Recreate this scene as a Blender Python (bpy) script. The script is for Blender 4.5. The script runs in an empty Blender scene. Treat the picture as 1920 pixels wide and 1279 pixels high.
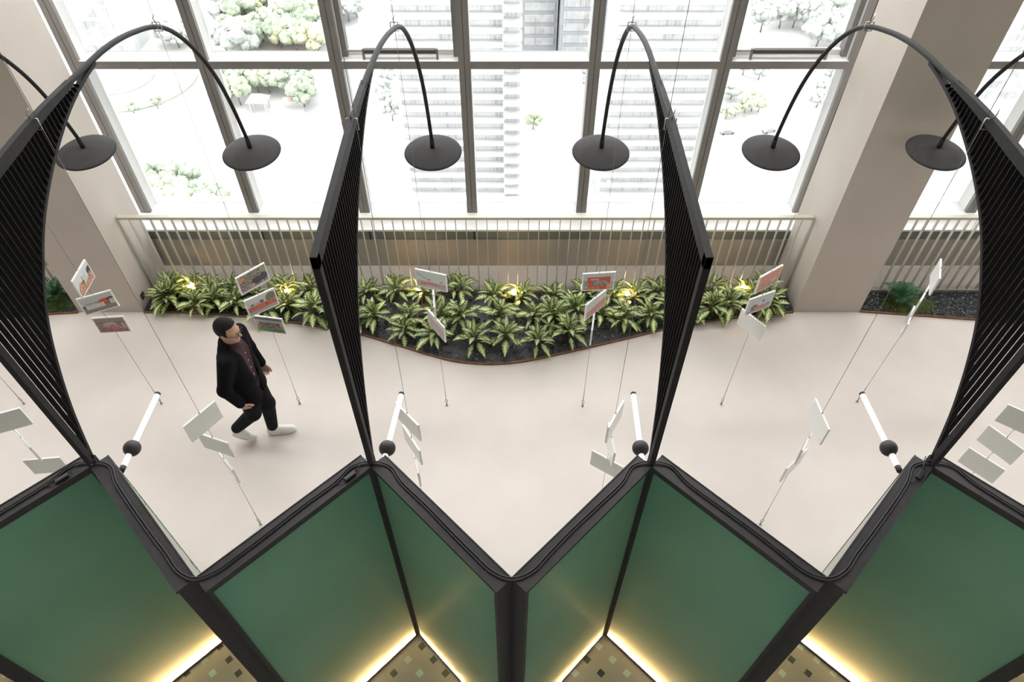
import bpy, math, random
import numpy as np
from mathutils import Vector, Matrix, noise as mnoise

R = random.Random(7)
COL = bpy.context.scene.collection
PI = math.pi

# ------------------------------------------------------------------ helpers
class MB:
    """collects geometry and links it as ONE mesh object"""
    def __init__(s):
        s.v = []; s.f = []; s.uv = {}; s.smooth = []
    def add(s, vs, fs, smooth=False, uvs=None):
        o = len(s.v)
        s.v += [tuple(p) for p in vs]
        for i, f in enumerate(fs):
            if uvs is not None:
                s.uv[len(s.f)] = [uvs[k] for k in f]
            s.f.append(tuple(k + o for k in f)); s.smooth.append(smooth)
    def box(s, x0, x1, y0, y1, z0, z1, rot=0.0, piv=(0, 0)):
        vs = [(x, y, z) for z in (z0, z1) for y in (y0, y1) for x in (x0, x1)]
        if rot:
            c, n = math.cos(rot), math.sin(rot)
            vs = [(piv[0] + (x - piv[0]) * c - (y - piv[1]) * n, piv[1] + (x - piv[0]) * n + (y - piv[1]) * c, z) for x, y, z in vs]
        s.add(vs, [(0, 2, 3, 1), (4, 5, 7, 6), (0, 1, 5, 4), (2, 6, 7, 3), (0, 4, 6, 2), (1, 3, 7, 5)])
    def obox(s, o, ax, ay, az):
        """box from corner o along three edge vectors"""
        o = Vector(o); ax = Vector(ax); ay = Vector(ay); az = Vector(az)
        vs = [o + ax * i + ay * j + az * k for k in (0, 1) for j in (0, 1) for i in (0, 1)]
        fs = [(0, 2, 3, 1), (4, 5, 7, 6), (0, 1, 5, 4), (2, 6, 7, 3), (0, 4, 6, 2), (1, 3, 7, 5)]
        if ax.cross(ay).dot(az) < 0:
            fs = [f[::-1] for f in fs]
        s.add(vs, fs)
    def tube(s, pts, r, n=8, cap=True):
        pts = [Vector(p) for p in pts]
        rs = r if isinstance(r, (list, tuple)) else [r] * len(pts)
        d = (pts[1] - pts[0]).normalized()
        up = Vector((0, 0, 1)) if abs(d.z) < .9 else Vector((1, 0, 0))
        a = d.cross(up).normalized()
        vs = []; fs = []
        for i, p in enumerate(pts):
            if i == 0: t = pts[1] - pts[0]
            elif i == len(pts) - 1: t = pts[-1] - pts[-2]
            else: t = pts[i + 1] - pts[i - 1]
            t.normalize()
            a = (a - t * a.dot(t)).normalized(); b = t.cross(a)
            for k in range(n):
                q = 2 * PI * k / n
                vs.append(p + (a * math.cos(q) + b * math.sin(q)) * rs[i])
        for i in range(len(pts) - 1):
            for k in range(n):
                k2 = (k + 1) % n
                fs.append((i * n + k, i * n + k2, (i + 1) * n + k2, (i + 1) * n + k))
        if cap:
            fs.append(tuple(range(n))[::-1]); fs.append(tuple((len(pts) - 1) * n + k for k in range(n)))
        s.add(vs, fs, True)
    def lathe(s, prof, c=(0, 0, 0), n=32):
        vs = []; fs = []
        for r, z in prof:
            for k in range(n):
                q = 2 * PI * k / n
                vs.append((c[0] + r * math.cos(q), c[1] + r * math.sin(q), c[2] + z))
        for i in range(len(prof) - 1):
            for k in range(n):
                k2 = (k + 1) % n
                fs.append((i * n + k, i * n + k2, (i + 1) * n + k2, (i + 1) * n + k))
        s.add(vs, fs, True)
    def sphere(s, c, r, n=20, m=12, sc=(1, 1, 1)):
        prof = []
        o = len(s.v)
        vs = []; fs = []
        for i in range(m + 1):
            t = PI * i / m
            for k in range(n):
                q = 2 * PI * k / n
                vs.append((c[0] + r * sc[0] * math.sin(t) * math.cos(q), c[1] + r * sc[1] * math.sin(t) * math.sin(q), c[2] - r * sc[2] * math.cos(t)))
        for i in range(m):
            for k in range(n):
                k2 = (k + 1) % n
                fs.append((i * n + k, i * n + k2, (i + 1) * n + k2, (i + 1) * n + k))
        s.add(vs, fs, True)
    def prism(s, poly, z0, z1):
        n = len(poly)
        vs = [(x, y, z0) for x, y in poly] + [(x, y, z1) for x, y in poly]
        fs = [tuple(range(n))[::-1], tuple(range(n, 2 * n))] + [(i, (i + 1) % n, n + (i + 1) % n, n + i) for i in range(n)]
        s.add(vs, fs)
    def mesh(s, name, off=(0, 0, 0)):
        me = bpy.data.meshes.new(name)
        me.from_pydata([(x - off[0], y - off[1], z - off[2]) for x, y, z in s.v], [], s.f)
        me.polygons.foreach_set('use_smooth', s.smooth)
        if s.uv:
            ul = me.uv_layers.new(name='UVMap')
            for pi, us in s.uv.items():
                for li, u in zip(me.polygons[pi].loop_indices, us):
                    ul.data[li].uv = u
        me.update()
        return me

def link(name, me, mat=None, parent=None, loc=(0, 0, 0)):
    o = bpy.data.objects.new(name, me)
    COL.objects.link(o)
    if mat is not None:
        me.materials.append(mat)
    o.location = loc
    if parent is not None:
        o.parent = parent
    return o

def wloc(p):
    v = Vector((0, 0, 0))
    while p is not None:
        v += p.location; p = p.parent
    return v

def part(name, mb, mat, parent, bevel=0, label=None):
    """a part given in world coordinates, stored relative to its thing"""
    o = link(name, mb.mesh(name, wloc(parent)), mat, parent)
    if bevel:
        m = o.modifiers.new('bevel', 'BEVEL'); m.width = bevel; m.segments = 2; m.limit_method = 'ANGLE'
    if label: o['label'] = label
    return o

def solo(name, mb, mat, base=(0, 0, 0), bevel=0):
    o = link(name, mb.mesh(name, base), mat, None, base)
    if bevel:
        m = o.modifiers.new('bevel', 'BEVEL'); m.width = bevel; m.segments = 2; m.limit_method = 'ANGLE'
    return o

def tag(o, label, cat, group=None, kind=None):
    o['label'] = label; o['category'] = cat
    if group: o['group'] = group
    if kind: o['kind'] = kind
    return o

def thing(name, loc, label, cat, group=None):
    o = bpy.data.objects.new(name, None); COL.objects.link(o)
    o.location = loc; o.empty_display_size = .1
    return tag(o, label, cat, group)

def struct(name, mb, mat, parent=None, base=(0, 0, 0)):
    if parent is None:
        o = solo(name, mb, mat, base); o['kind'] = 'structure'
    else:
        o = part(name, mb, mat, parent)
    return o

def copy_tree(o, parent=None):
    c = o.copy(); COL.objects.link(c)
    if parent is not None: c.parent = parent
    for ch in list(o.children): copy_tree(ch, c)
    return c

# ------------------------------------------------------------------ materials
def mat(name, base, rough=.5, metal=0.0, spec=.5):
    m = bpy.data.materials.new(name); m.use_nodes = True
    b = m.node_tree.nodes['Principled BSDF']
    b.inputs['Base Color'].default_value = (*base, 1); b.inputs['Roughness'].default_value = rough
    b.inputs['Metallic'].default_value = metal; b.inputs['Specular IOR Level'].default_value = spec
    return m

def nodes(m): return m.node_tree.nodes, m.node_tree.links, m.node_tree.nodes['Principled BSDF']

def noisy(name, c1, c2, scale=3, rough=.6, bump=0, bscale=40, detail=6, metal=0, spec=.5, coord='Object', stretch=None):
    m = mat(name, c1, rough, metal, spec); N, L, b = nodes(m)
    tc = N.new('ShaderNodeTexCoord'); src = tc.outputs[coord]
    if stretch:
        mp = N.new('ShaderNodeMapping'); mp.inputs['Scale'].default_value = stretch
        L.new(src, mp.inputs[0]); src = mp.outputs[0]
    nz = N.new('ShaderNodeTexNoise'); nz.inputs['Scale'].default_value = scale; nz.inputs['Detail'].default_value = detail
    L.new(src, nz.inputs['Vector'])
    cr = N.new('ShaderNodeValToRGB'); cr.color_ramp.elements[0].color = (*c1, 1); cr.color_ramp.elements[1].color = (*c2, 1)
    cr.color_ramp.elements[0].position = .35; cr.color_ramp.elements[1].position = .65
    L.new(nz.outputs['Fac'], cr.inputs[0]); L.new(cr.outputs[0], b.inputs['Base Color'])
    if bump:
        n2 = N.new('ShaderNodeTexNoise'); n2.inputs['Scale'].default_value = bscale; n2.inputs['Detail'].default_value = 4
        L.new(src, n2.inputs['Vector'])
        bp = N.new('ShaderNodeBump'); bp.inputs['Strength'].default_value = bump; bp.inputs['Distance'].default_value = .01
        L.new(n2.outputs['Fac'], bp.inputs['Height']); L.new(bp.outputs[0], b.inputs['Normal'])
    return m

def emit(name, col, strength):
    m = bpy.data.materials.new(name); m.use_nodes = True
    N, L = m.node_tree.nodes, m.node_tree.links; N.clear()
    o = N.new('ShaderNodeOutputMaterial'); e = N.new('ShaderNodeEmission')
    e.inputs[0].default_value = (*col, 1); e.inputs[1].default_value = strength
    L.new(e.outputs[0], o.inputs[0])
    return m

M = {}
M['cement'] = noisy('microcement_floor', (.60, .545, .507), (.655, .60, .56), 1.1, .42, .03, 6, spec=.35)
M['column'] = noisy('microcement_column', (.535, .482, .432), (.58, .525, .475), 1.6, .6, .04, 9, spec=.25, stretch=(1, 1, .6))
M['kerb'] = noisy('kerb_plaster', (.375, .345, .315), (.415, .38, .345), 2.2, .65, .03, 9)
M['plaster'] = noisy('wall_plaster', (.33, .30, .27), (.36, .33, .30), 2, .8)
M['ceiling'] = noisy('ceiling_paint', (.62, .61, .59), (.66, .65, .63), 2, .85)
M['frame'] = noisy('window_aluminium', (.215, .208, .20), (.24, .23, .22), 4, .5, metal=.1)
M['closer'] = noisy('closer_grey', (.085, .083, .080), (.10, .098, .095), 6, .6, spec=.2)
M['frame_white'] = noisy('window_reveal_white', (.80, .80, .79), (.84, .84, .83), 4, .5)  # white of the sill; also daylight painted onto the grey window frame
M['strip'] = noisy('grey_green_strip', (.185, .205, .195), (.215, .235, .225), 3, .35)
M['seam'] = mat('dark_seam', (.02, .02, .02), .5)
M['rail'] = noisy('rail_paint', (.52, .505, .42), (.56, .545, .46), 5, .4, metal=.2)
M['black'] = noisy('black_powder_coat', (.030, .027, .029), (.039, .035, .038), 20, .52, .02, 220, metal=0, spec=.32)
M['lamp_black'] = noisy('lamp_black_coat', (.020, .019, .020), (.026, .025, .026), 20, .6, .02, 220, spec=.18)
M['black_matte'] = noisy('black_slat', (.007, .006, .007), (.010, .009, .010), 12, .6, spec=.15)
M['shade'] = noisy('lamp_shade_charcoal', (.038, .037, .038), (.048, .046, .046), 9, .65, .02, 160, spec=.12)
M['steel'] = noisy('steel_wire', (.42, .40, .37), (.50, .48, .45), 30, .35, metal=.9)
M['wire_dark'] = mat('wire_cable', (.20, .18, .16), .45, .6)
M['copper'] = noisy('corten_edging', (.19, .095, .05), (.27, .14, .075), 14, .45, metal=.6)
M['cable'] = mat('rubber_cable', (.012, .012, .013), .45)
M['acrylic'] = noisy('white_acrylic', (.80, .80, .79), (.84, .84, .83), 3, .16, spec=.6)
M['tubeglow'] = emit('tube_light_glow', (1, .93, .80), 1.9)
M['led'] = emit('led_strip_glow', (1, .63, .30), 330.0)
M['spotglow'] = emit('garden_spot_glow', (1, .62, .26), 130.0)
M['ceilglow'] = emit('ceiling_panel_glow', (1, .975, .94), 13.2)  # glow of the unseen fill panels added along the windows
M['ceilglow2'] = emit('ceiling_panel_glow_hall', (1, .98, .92), 9.0)  # glow of the unseen fill panels added over the hall
M['tile_art'] = noisy('mosaic_green', (.05, .17, .10), (.22, .40, .28), 60, .25)
M['board'] = noisy('display_board', (.27, .27, .235), (.30, .30, .26), 4, .5)
M['liner'] = noisy('inner_liner', (.40, .39, .36), (.43, .42, .39), 3, .7)  # sheet added inside the boxes to bounce LED light
M['soil'] = noisy('dark_bed_soil', (.012, .011, .011), (.03, .028, .028), 60, .8, .6, 90)
M['moss'] = noisy('moss_green', (.030, .055, .008), (.075, .11, .018), 30, .95, 1.0, 160)
M['fern'] = noisy('fern_green', (.035, .12, .05), (.08, .20, .09), 12, .5)
M['stem'] = noisy('plant_stem', (.10, .12, .04), (.16, .17, .06), 20, .6)
M['socket'] = mat('socket_black', (.02, .02, .02), .4)

def gravel_mat():
    m = mat('gravel_stone', (.03, .03, .035), .42); N, L, b = nodes(m)
    g = N.new('ShaderNodeNewGeometry')
    cr = N.new('ShaderNodeValToRGB'); e = cr.color_ramp.elements
    e[0].color = (.02, .02, .023, 1); e[1].color = (.42, .42, .44, 1); e[0].position = .3; e[1].position = .97
    k = e.new(.8); k.color = (.035, .036, .042, 1)
    L.new(g.outputs['Random Per Island'], cr.inputs[0]); L.new(cr.outputs[0], b.inputs['Base Color'])
    return m
M['gravel'] = gravel_mat()

def leaf_mat():
    m = mat('variegated_leaf', (.2, .3, .1), .36); N, L, b = nodes(m)
    uv = N.new('ShaderNodeUVMap'); uv.uv_map = 'UVMap'
    sx = N.new('ShaderNodeSeparateXYZ'); L.new(uv.outputs[0], sx.inputs[0])
    # distance from the midrib
    a = N.new('ShaderNodeMath'); a.operation = 'SUBTRACT'; L.new(sx.outputs['X'], a.inputs[0]); a.inputs[1].default_value = .5
    ab = N.new('ShaderNodeMath'); ab.operation = 'ABSOLUTE'; L.new(a.outputs[0], ab.inputs[0])
    # side-vein stripes
    mp = N.new('ShaderNodeMapping'); mp.inputs['Scale'].default_value = (2.2, 9, 1); L.new(uv.outputs[0], mp.inputs[0])
    oi = N.new('ShaderNodeObjectInfo')
    g = N.new('ShaderNodeNewGeometry')
    ad = N.new('ShaderNodeVectorMath'); ad.operation = 'ADD'; L.new(mp.outputs[0], ad.inputs[0])
    cb = N.new('ShaderNodeCombineXYZ'); ml = N.new('ShaderNodeMath'); ml.operation = 'MULTIPLY'; ml.inputs[1].default_value = 40
    L.new(g.outputs['Random Per Island'], ml.inputs[0]); L.new(ml.outputs[0], cb.inputs['Z']); L.new(cb.outputs[0], ad.inputs[1])
    nz = N.new('ShaderNodeTexNoise'); nz.inputs['Scale'].default_value = 1.6; nz.inputs['Detail'].default_value = 3
    L.new(ad.outputs[0], nz.inputs['Vector'])
    s1 = N.new('ShaderNodeMath'); s1.operation = 'MULTIPLY_ADD'; L.new(nz.outputs['Fac'], s1.inputs[0]); s1.inputs[1].default_value = 1.15
    n1 = N.new('ShaderNodeMath'); n1.operation = 'MULTIPLY'; L.new(ab.outputs[0], n1.inputs[0]); n1.inputs[1].default_value = -1.0
    L.new(n1.outputs[0], s1.inputs[2])
    cr = N.new('ShaderNodeValToRGB'); e = cr.color_ramp.elements
    e[0].position = .10; e[0].color = (.03, .085, .018, 1)
    e[1].position = .46; e[1].color = (.66, .68, .33, 1)
    k = e.new(.24); k.color = (.15, .25, .07, 1)
    L.new(s1.outputs[0], cr.inputs[0])
    hs = N.new('ShaderNodeHueSaturation'); L.new(cr.outputs[0], hs.inputs['Color'])
    mr = N.new('ShaderNodeMapRange'); mr.inputs['To Min'].default_value = .7; mr.inputs['To Max'].default_value = 1.25
    L.new(g.outputs['Random Per Island'], mr.inputs[0]); L.new(mr.outputs[0], hs.inputs['Value'])
    L.new(hs.outputs[0], b.inputs['Base Color'])
    tr = N.new('ShaderNodeBsdfTranslucent'); L.new(hs.outputs[0], tr.inputs[0])
    mx = N.new('ShaderNodeMixShader'); mx.inputs[0].default_value = .25
    L.new(b.outputs[0], mx.inputs[1]); L.new(tr.outputs[0], mx.inputs[2])
    L.new(mx.outputs[0], N['Material Output'].inputs[0])
    return m
M['leaf'] = leaf_mat()

def glass_pane_mat():
    m = bpy.data.materials.new('window_glass'); m.use_nodes = True
    N, L = m.node_tree.nodes, m.node_tree.links; N.clear()
    o = N.new('ShaderNodeOutputMaterial'); t = N.new('ShaderNodeBsdfTransparent'); t.inputs[0].default_value = (.94, .955, .95, 1)
    g = N.new('ShaderNodeBsdfGlossy'); g.inputs['Roughness'].default_value = .02
    fr = N.new('ShaderNodeFresnel'); fr.inputs[0].default_value = 1.25
    mx = N.new('ShaderNodeMixShader'); L.new(fr.outputs[0], mx.inputs[0]); L.new(t.outputs[0], mx.inputs[1]); L.new(g.outputs[0], mx.inputs[2])
    L.new(mx.outputs[0], o.inputs[0])
    return m
M['glass'] = glass_pane_mat()

def green_glass_mat():
    m = bpy.data.materials.new('frosted_green_glass'); m.use_nodes = True
    N, L, b = nodes(m)
    tc = N.new('ShaderNodeTexCoord'); nz = N.new('ShaderNodeTexNoise'); nz.inputs['Scale'].default_value = 1.7; nz.inputs['Detail'].default_value = 2
    L.new(tc.outputs['Object'], nz.inputs['Vector'])
    cr = N.new('ShaderNodeValToRGB'); e = cr.color_ramp.elements
    e[0].position = .3; e[0].color = (.13, .41, .285, 1); e[1].position = .6; e[1].color = (.18, .51, .36, 1)
    L.new(nz.outputs['Fac'], cr.inputs[0])
    L.new(cr.outputs[0], b.inputs['Base Color']); b.inputs['Roughness'].default_value = .28
    tr = N.new('ShaderNodeBsdfTranslucent'); tr.inputs[0].default_value = (.80, .76, .66, 1)
    mx = N.new('ShaderNodeMixShader'); mx.inputs[0].default_value = .5
    L.new(b.outputs[0], mx.inputs[1]); L.new(tr.outputs[0], mx.inputs[2]); L.new(mx.outputs[0], N['Material Output'].inputs[0])
    return m
M['green'] = green_glass_mat()
M['clear'] = bpy.data.materials.new('clear_glass_face'); M['clear'].use_nodes = True
_n = M['clear'].node_tree.nodes; _t = _n.new('ShaderNodeBsdfTransparent'); _t.inputs[0].default_value = (.96, .98, .965, 1)
M['clear'].node_tree.links.new(_t.outputs[0], _n['Material Output'].inputs[0])

def tile_mat():
    m = mat('mosaic_tile_floor', (.3, .29, .24), .35); N, L, b = nodes(m)
    tc = N.new('ShaderNodeTexCoord')
    mp = N.new('ShaderNodeMapping'); mp.inputs['Rotation'].default_value = (0, 0, PI / 4); mp.inputs['Scale'].default_value = (1 / .15, 1 / .15, 1)
    mp.inputs['Location'].default_value = (.12, .31, 0)
    L.new(tc.outputs['Object'], mp.inputs[0])
    fr = N.new('ShaderNodeVectorMath'); fr.operation = 'FRACTION'; L.new(mp.outputs[0], fr.inputs[0])
    fl = N.new('ShaderNodeVectorMath'); fl.operation = 'FLOOR'; L.new(mp.outputs[0], fl.inputs[0])
    sf = N.new('ShaderNodeSeparateXYZ'); L.new(fr.outputs[0], sf.inputs[0])
    si = N.new('ShaderNodeSeparateXYZ'); L.new(fl.outputs[0], si.inputs[0])
    def lt(sock, lim):
        a = N.new('ShaderNodeMath'); a.operation = 'LESS_THAN'; L.new(sock, a.inputs[0]); a.inputs[1].default_value = lim; return a.outputs[0]
    mu = N.new('ShaderNodeMath'); mu.operation = 'MULTIPLY'; L.new(lt(sf.outputs['X'], .34), mu.inputs[0]); L.new(lt(sf.outputs['Y'], .34), mu.inputs[1])
    md = N.new('ShaderNodeMath'); md.operation = 'FLOORED_MODULO'; L.new(si.outputs['Y'], md.inputs[0]); md.inputs[1].default_value = 2
    wn = N.new('ShaderNodeTexWhiteNoise'); wn.noise_dimensions = '2D'; L.new(fl.outputs[0], wn.inputs['Vector'])
    dk = N.new('ShaderNodeMix'); dk.data_type = 'RGBA'; L.new(wn.outputs['Value'], dk.inputs['Factor'])
    dk.inputs['A'].default_value = (.016, .022, .019, 1); dk.inputs['B'].default_value = (.045, .07, .055, 1)
    lg = N.new('ShaderNodeMix'); lg.data_type = 'RGBA'; L.new(wn.outputs['Value'], lg.inputs['Factor'])
    lg.inputs['A'].default_value = (.42, .60, .48, 1); lg.inputs['B'].default_value = (.40, .50, .42, 1)
    alt = N.new('ShaderNodeMix'); alt.data_type = 'RGBA'; L.new(md.outputs[0], alt.inputs['Factor'])
    L.new(dk.outputs['Result'], alt.inputs['A']); L.new(lg.outputs['Result'], alt.inputs['B'])
    nz = N.new('ShaderNodeTexNoise'); nz.inputs['Scale'].default_value = 9; L.new(tc.outputs['Object'], nz.inputs['Vector'])
    bg = N.new('ShaderNodeMix'); bg.data_type = 'RGBA'; L.new(nz.outputs['Fac'], bg.inputs['Factor'])
    bg.inputs['A'].default_value = (.275, .275, .235, 1); bg.inputs['B'].default_value = (.335, .335, .285, 1)
    fin = N.new('ShaderNodeMix'); fin.data_type = 'RGBA'; L.new(mu.outputs[0], fin.inputs['Factor'])
    L.new(bg.outputs['Result'], fin.inputs['A']); L.new(alt.outputs['Result'], fin.inputs['B'])
    L.new(fin.outputs['Result'], b.inputs['Base Color'])
    return m
M['tiles'] = tile_mat()

def print_mat():
    m = mat('photo_print', (.5, .5, .5), .3); N, L, b = nodes(m)
    a = N.new('ShaderNodeVertexColor'); a.layer_name = 'picture'
    L.new(a.outputs[0], b.inputs['Base Color'])
    return m
M['print'] = print_mat()

# ------------------------------------------------------------------ camera
F = 1290.0; TH = math.atan(F / 1175.0)
cam = bpy.data.cameras.new('camera'); cam.sensor_width = 36; cam.sensor_fit = 'HORIZONTAL'
cam.lens = F / 1920 * 36; cam.shift_x = 1 / 1920; cam.clip_end = 2000; cam.clip_start = .05
co = bpy.data.objects.new('camera', cam); COL.objects.link(co)
co.location = (0, 0, 6.0); co.rotation_euler = (PI / 2 - TH, 0, 0)
bpy.context.scene.camera = co

# ------------------------------------------------------------------ zigzag geometry of the partition
PER = 1.575; VY = 1.44; LEN = 1.0137; TK = .10; PH = 2.67
S2 = math.sqrt(.5)
APEX = VY + LEN * S2                                   # floor-side end of each panel

# ------------------------------------------------------------------ setting
X0, X1 = -14.0, 14.0
zig = []
for k in range(-8, 9):
    zig.append((k * PER, VY)); zig.append((k * PER + PER / 2, VY + PER / 2))
zig = [p for p in zig if X0 < p[0] < X1]
b = MB(); b.prism([(X0, -6)] + [(X1, -6)] + [(X1, VY)] + zig[::-1] + [(X0, VY)], -.2, 0)
struct('floor_tiles', b, M['tiles'])
b = MB(); b.prism([(X0, VY)] + zig + [(X1, VY), (X1, 6.80), (X0, 6.80)], -.2, 0)
struct('floor', b, M['cement'])
CZ = 8.0
b = MB(); b.box(X0, X1, -6, 7.4, CZ, CZ + .2); struct('ceiling', b, M['ceiling'])
b = MB(); b.box(X0 - .2, X0, -6, 7.4, -.2, CZ); struct('wall_left', b, M['plaster'])
b = MB(); b.box(X1, X1 + .2, -6, 7.4, -.2, CZ); struct('wall_right', b, M['plaster'])
b = MB(); b.box(X0, X1, -6.2, -6, -.2, CZ); struct('wall_front', b, M['plaster'])
# low wall under the windows with its grey strip and white sill
b = MB(); b.box(X0, X1, 6.80, 7.0, -.2, .43); struct('wall_back', b, M['kerb'])
b = MB(); b.box(X0, X1, 6.82, 7.0, .43, .575); struct('trim_1', b, M['strip'])
b = MB(); b.box(X0, X1, 6.79, 7.40, .575, .60); b.box(X0, X1, 7.0, 7.40, .60, .665); struct('trim_2', b, M['frame_white'])

b = MB(); b.box(X0, X1, 6.345, 6.80, 0, .004); struct('trim_4', b, M['kerb'])
# columns
COLS = [(-5.30, -4.503), (3.458, 4.262), (-14.0, -13.3), (12.2, 13.0)]
for i, (xa, xb) in enumerate(COLS[:2]):
    b = MB(); b.box(xa, xb, 5.945, 6.735, 0, CZ)
    o = struct('column', b, M['column'], None, ((xa + xb) / 2, 6.34, 0))
    tag(o, ['broad beige plaster column at left beside the balustrade end', 'broad beige plaster column at right between planted bed and fern bed'][i], 'column')

# windows: one per bay
WY = 7.05; GY = 7.27
TR0, TR1 = 2.545, 2.625
def window(idx, jambs, mulls, sashes, closers):
    root = bpy.data.objects.new('window_%d' % idx, None); COL.objects.link(root); root['kind'] = 'structure'
    root.location = ((jambs[0] + jambs[1]) / 2, WY, .6)
    hw = .062
    for x in mulls + list(jambs):
        b = MB(); b.box(x - hw, x - .003, WY, WY + .05, .6, CZ); b.box(x + .003, x + hw, WY, WY + .05, .6, CZ)
        o = part('mullion', b, M['frame'], root)
        b = MB(); b.box(x - hw + .002, x + hw - .002, WY + .05, GY + .04, .6, CZ); part('mullion_reveal', b, M['frame_white'], o)  # grey frame sides coloured white as if lit by daylight
        b = MB(); b.box(x - .003, x + .003, WY + .006, WY + .05, .6, CZ); part('mullion_seam', b, M['seam'], o)
    xs = sorted(mulls + list(jambs))
    for z0, z1 in ((TR0, TR1), (5.2, 5.28)):
        b = MB()
        for a, c in zip(xs[:-1], xs[1:]): b.box(a + hw, c - hw, WY, GY + .04, z0, z1)
        o = part('transom', b, M['frame'], root)
        b = MB()
        for a, c in zip(xs[:-1], xs[1:]): b.box(a + hw, c - hw, WY + .004, GY, z1, z1 + .004)
        part('transom_ledge', b, M['frame_white'], o)  # daylight on the grey transom top, laid on as white
    b = MB()
    for a, c in zip(xs[:-1], xs[1:]):
        for z0, z1 in ((.6, TR0), (TR1, 5.2), (5.28, CZ)):
            b.box(a + hw, c - hw, GY, GY + .012, z0, z1)
    part('glass_pane', b, M['glass'], root)
    for a, c in sashes:
        b = MB(); w = .055; y0, y1 = WY + .10, GY - .01; z0, z1 = TR1 + .006, 5.18
        a += hw; c -= hw
        b.box(a, a + w, y0, y1, z0, z1); b.box(c - w, c, y0, y1, z0, z1); b.box(a + w, c - w, y0, y1, z1 - w, z1)
        part('sash', b, M['frame'], root)
        b = MB(); b.box(a + w, c - w, y0 + .05, y1, z0, z0 + w); part('sash_bottom_rail', b, M['frame_white'], root)  # rail coloured white for the daylight falling on it
    for a, c in closers:
        b = MB(); b.box(a, c, WY + .02, WY + .075, TR1 + .075, TR1 + .115)
        o = part('window_closer', b, M['closer'], root, .004)
        b = MB(); b.box(a - .02, a, WY + .03, WY + .065, TR1 + .006, TR1 + .12); b.box(c, c + .02, WY + .03, WY + .065, TR1 + .006, TR1 + .12)
        b.box(a - .22, a, WY + .045, WY + .055, TR1 + .09, TR1 + .10)
        part('closer_bracket', b, M['frame'], o)
mul = [-3.256, -1.853, -.496, .879, 2.259]
window(1, (-4.62, 3.615), mul, [(-1.853, -.496), (2.259, 3.615)], [(-1.545, -.79), (2.53, 3.30)])
window(2, (4.12, 12.3), [5.80, 7.1, 8.4, 9.7, 11.0], [], [])
window(3, (-13.5, -5.17), [-12.1, -10.7, -9.3, -7.93, -6.55], [], [])
b = MB()
for x in mul + [5.18, 7.1, -6.55]:
    xx = x * .965 + .01
    b.box(xx - .009, xx + .009, 6.812, 6.822, .43, .575)
struct('trim_3', b, M['seam'])

# ------------------------------------------------------------------ balustrades
def balustrade(xa, xb, label, n):
    y = 6.317
    t = thing('balustrade', ((xa + xb) / 2, y, 0), label, 'railing')
    b = MB(); b.box(xa, xb, y - .025, y + .03, 1.135, 1.17); part('top_rail', b, M['rail'], t, .003)
    b = MB(); b.box(xa, xb, y - .02, y + .02, 0, .045); part('bottom_rail', b, M['rail'], t, .003)
    for i in range(n):
        x = xa + .006 + (xb - xa - .012) * i / (n - 1)
        b = MB(); b.box(x - .004, x + .004, y - .017, y + .017, .045, 1.135); part('baluster', b, M['rail'], t)
balustrade(-4.49, 3.445, 'long pale green metal balustrade between the two columns behind the planted bed', 67)
balustrade(4.275, 8.6, 'pale green metal balustrade right of the right column behind the fern bed', 37)
balustrade(-8.6, -5.315, 'pale green metal balustrade left of the left column behind the dark slatted fin', 28)

# ------------------------------------------------------------------ beds: edging, gravel, moss
EDGE = [(-4.50, 5.92), (-4.087, 5.92), (-3.374, 5.865), (-2.747, 5.766), (-2.186, 5.66), (-1.82, 5.564), (-1.37, 5.393), (-1.046, 5.268), (-.729, 5.154),
        (-.482, 5.106), (-.219, 5.09), (.092, 5.122), (.5, 5.226), (1.141, 5.418), (1.885, 5.651), (2.271, 5.739), (2.731, 5.838), (3.452, 5.925)]
def smooth(pts, n=5):
    out = []
    for i in range(len(pts) - 1):
        p0 = pts[max(0, i - 1)]; p1 = pts[i]; p2 = pts[i + 1]; p3 = pts[min(len(pts) - 1, i + 2)]
        for j in range(n):
            t = j / n
            out.append(tuple(.5 * ((2 * p1[k]) + (-p0[k] + p2[k]) * t + (2 * p0[k] - 5 * p1[k] + 4 * p2[k] - p3[k]) * t * t + (-p0[k] + 3 * p1[k] - 3 * p2[k] + p3[k]) * t ** 3) for k in range(len(p1))))
    out.append(pts[-1]); return out
BACK = 6.29
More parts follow.
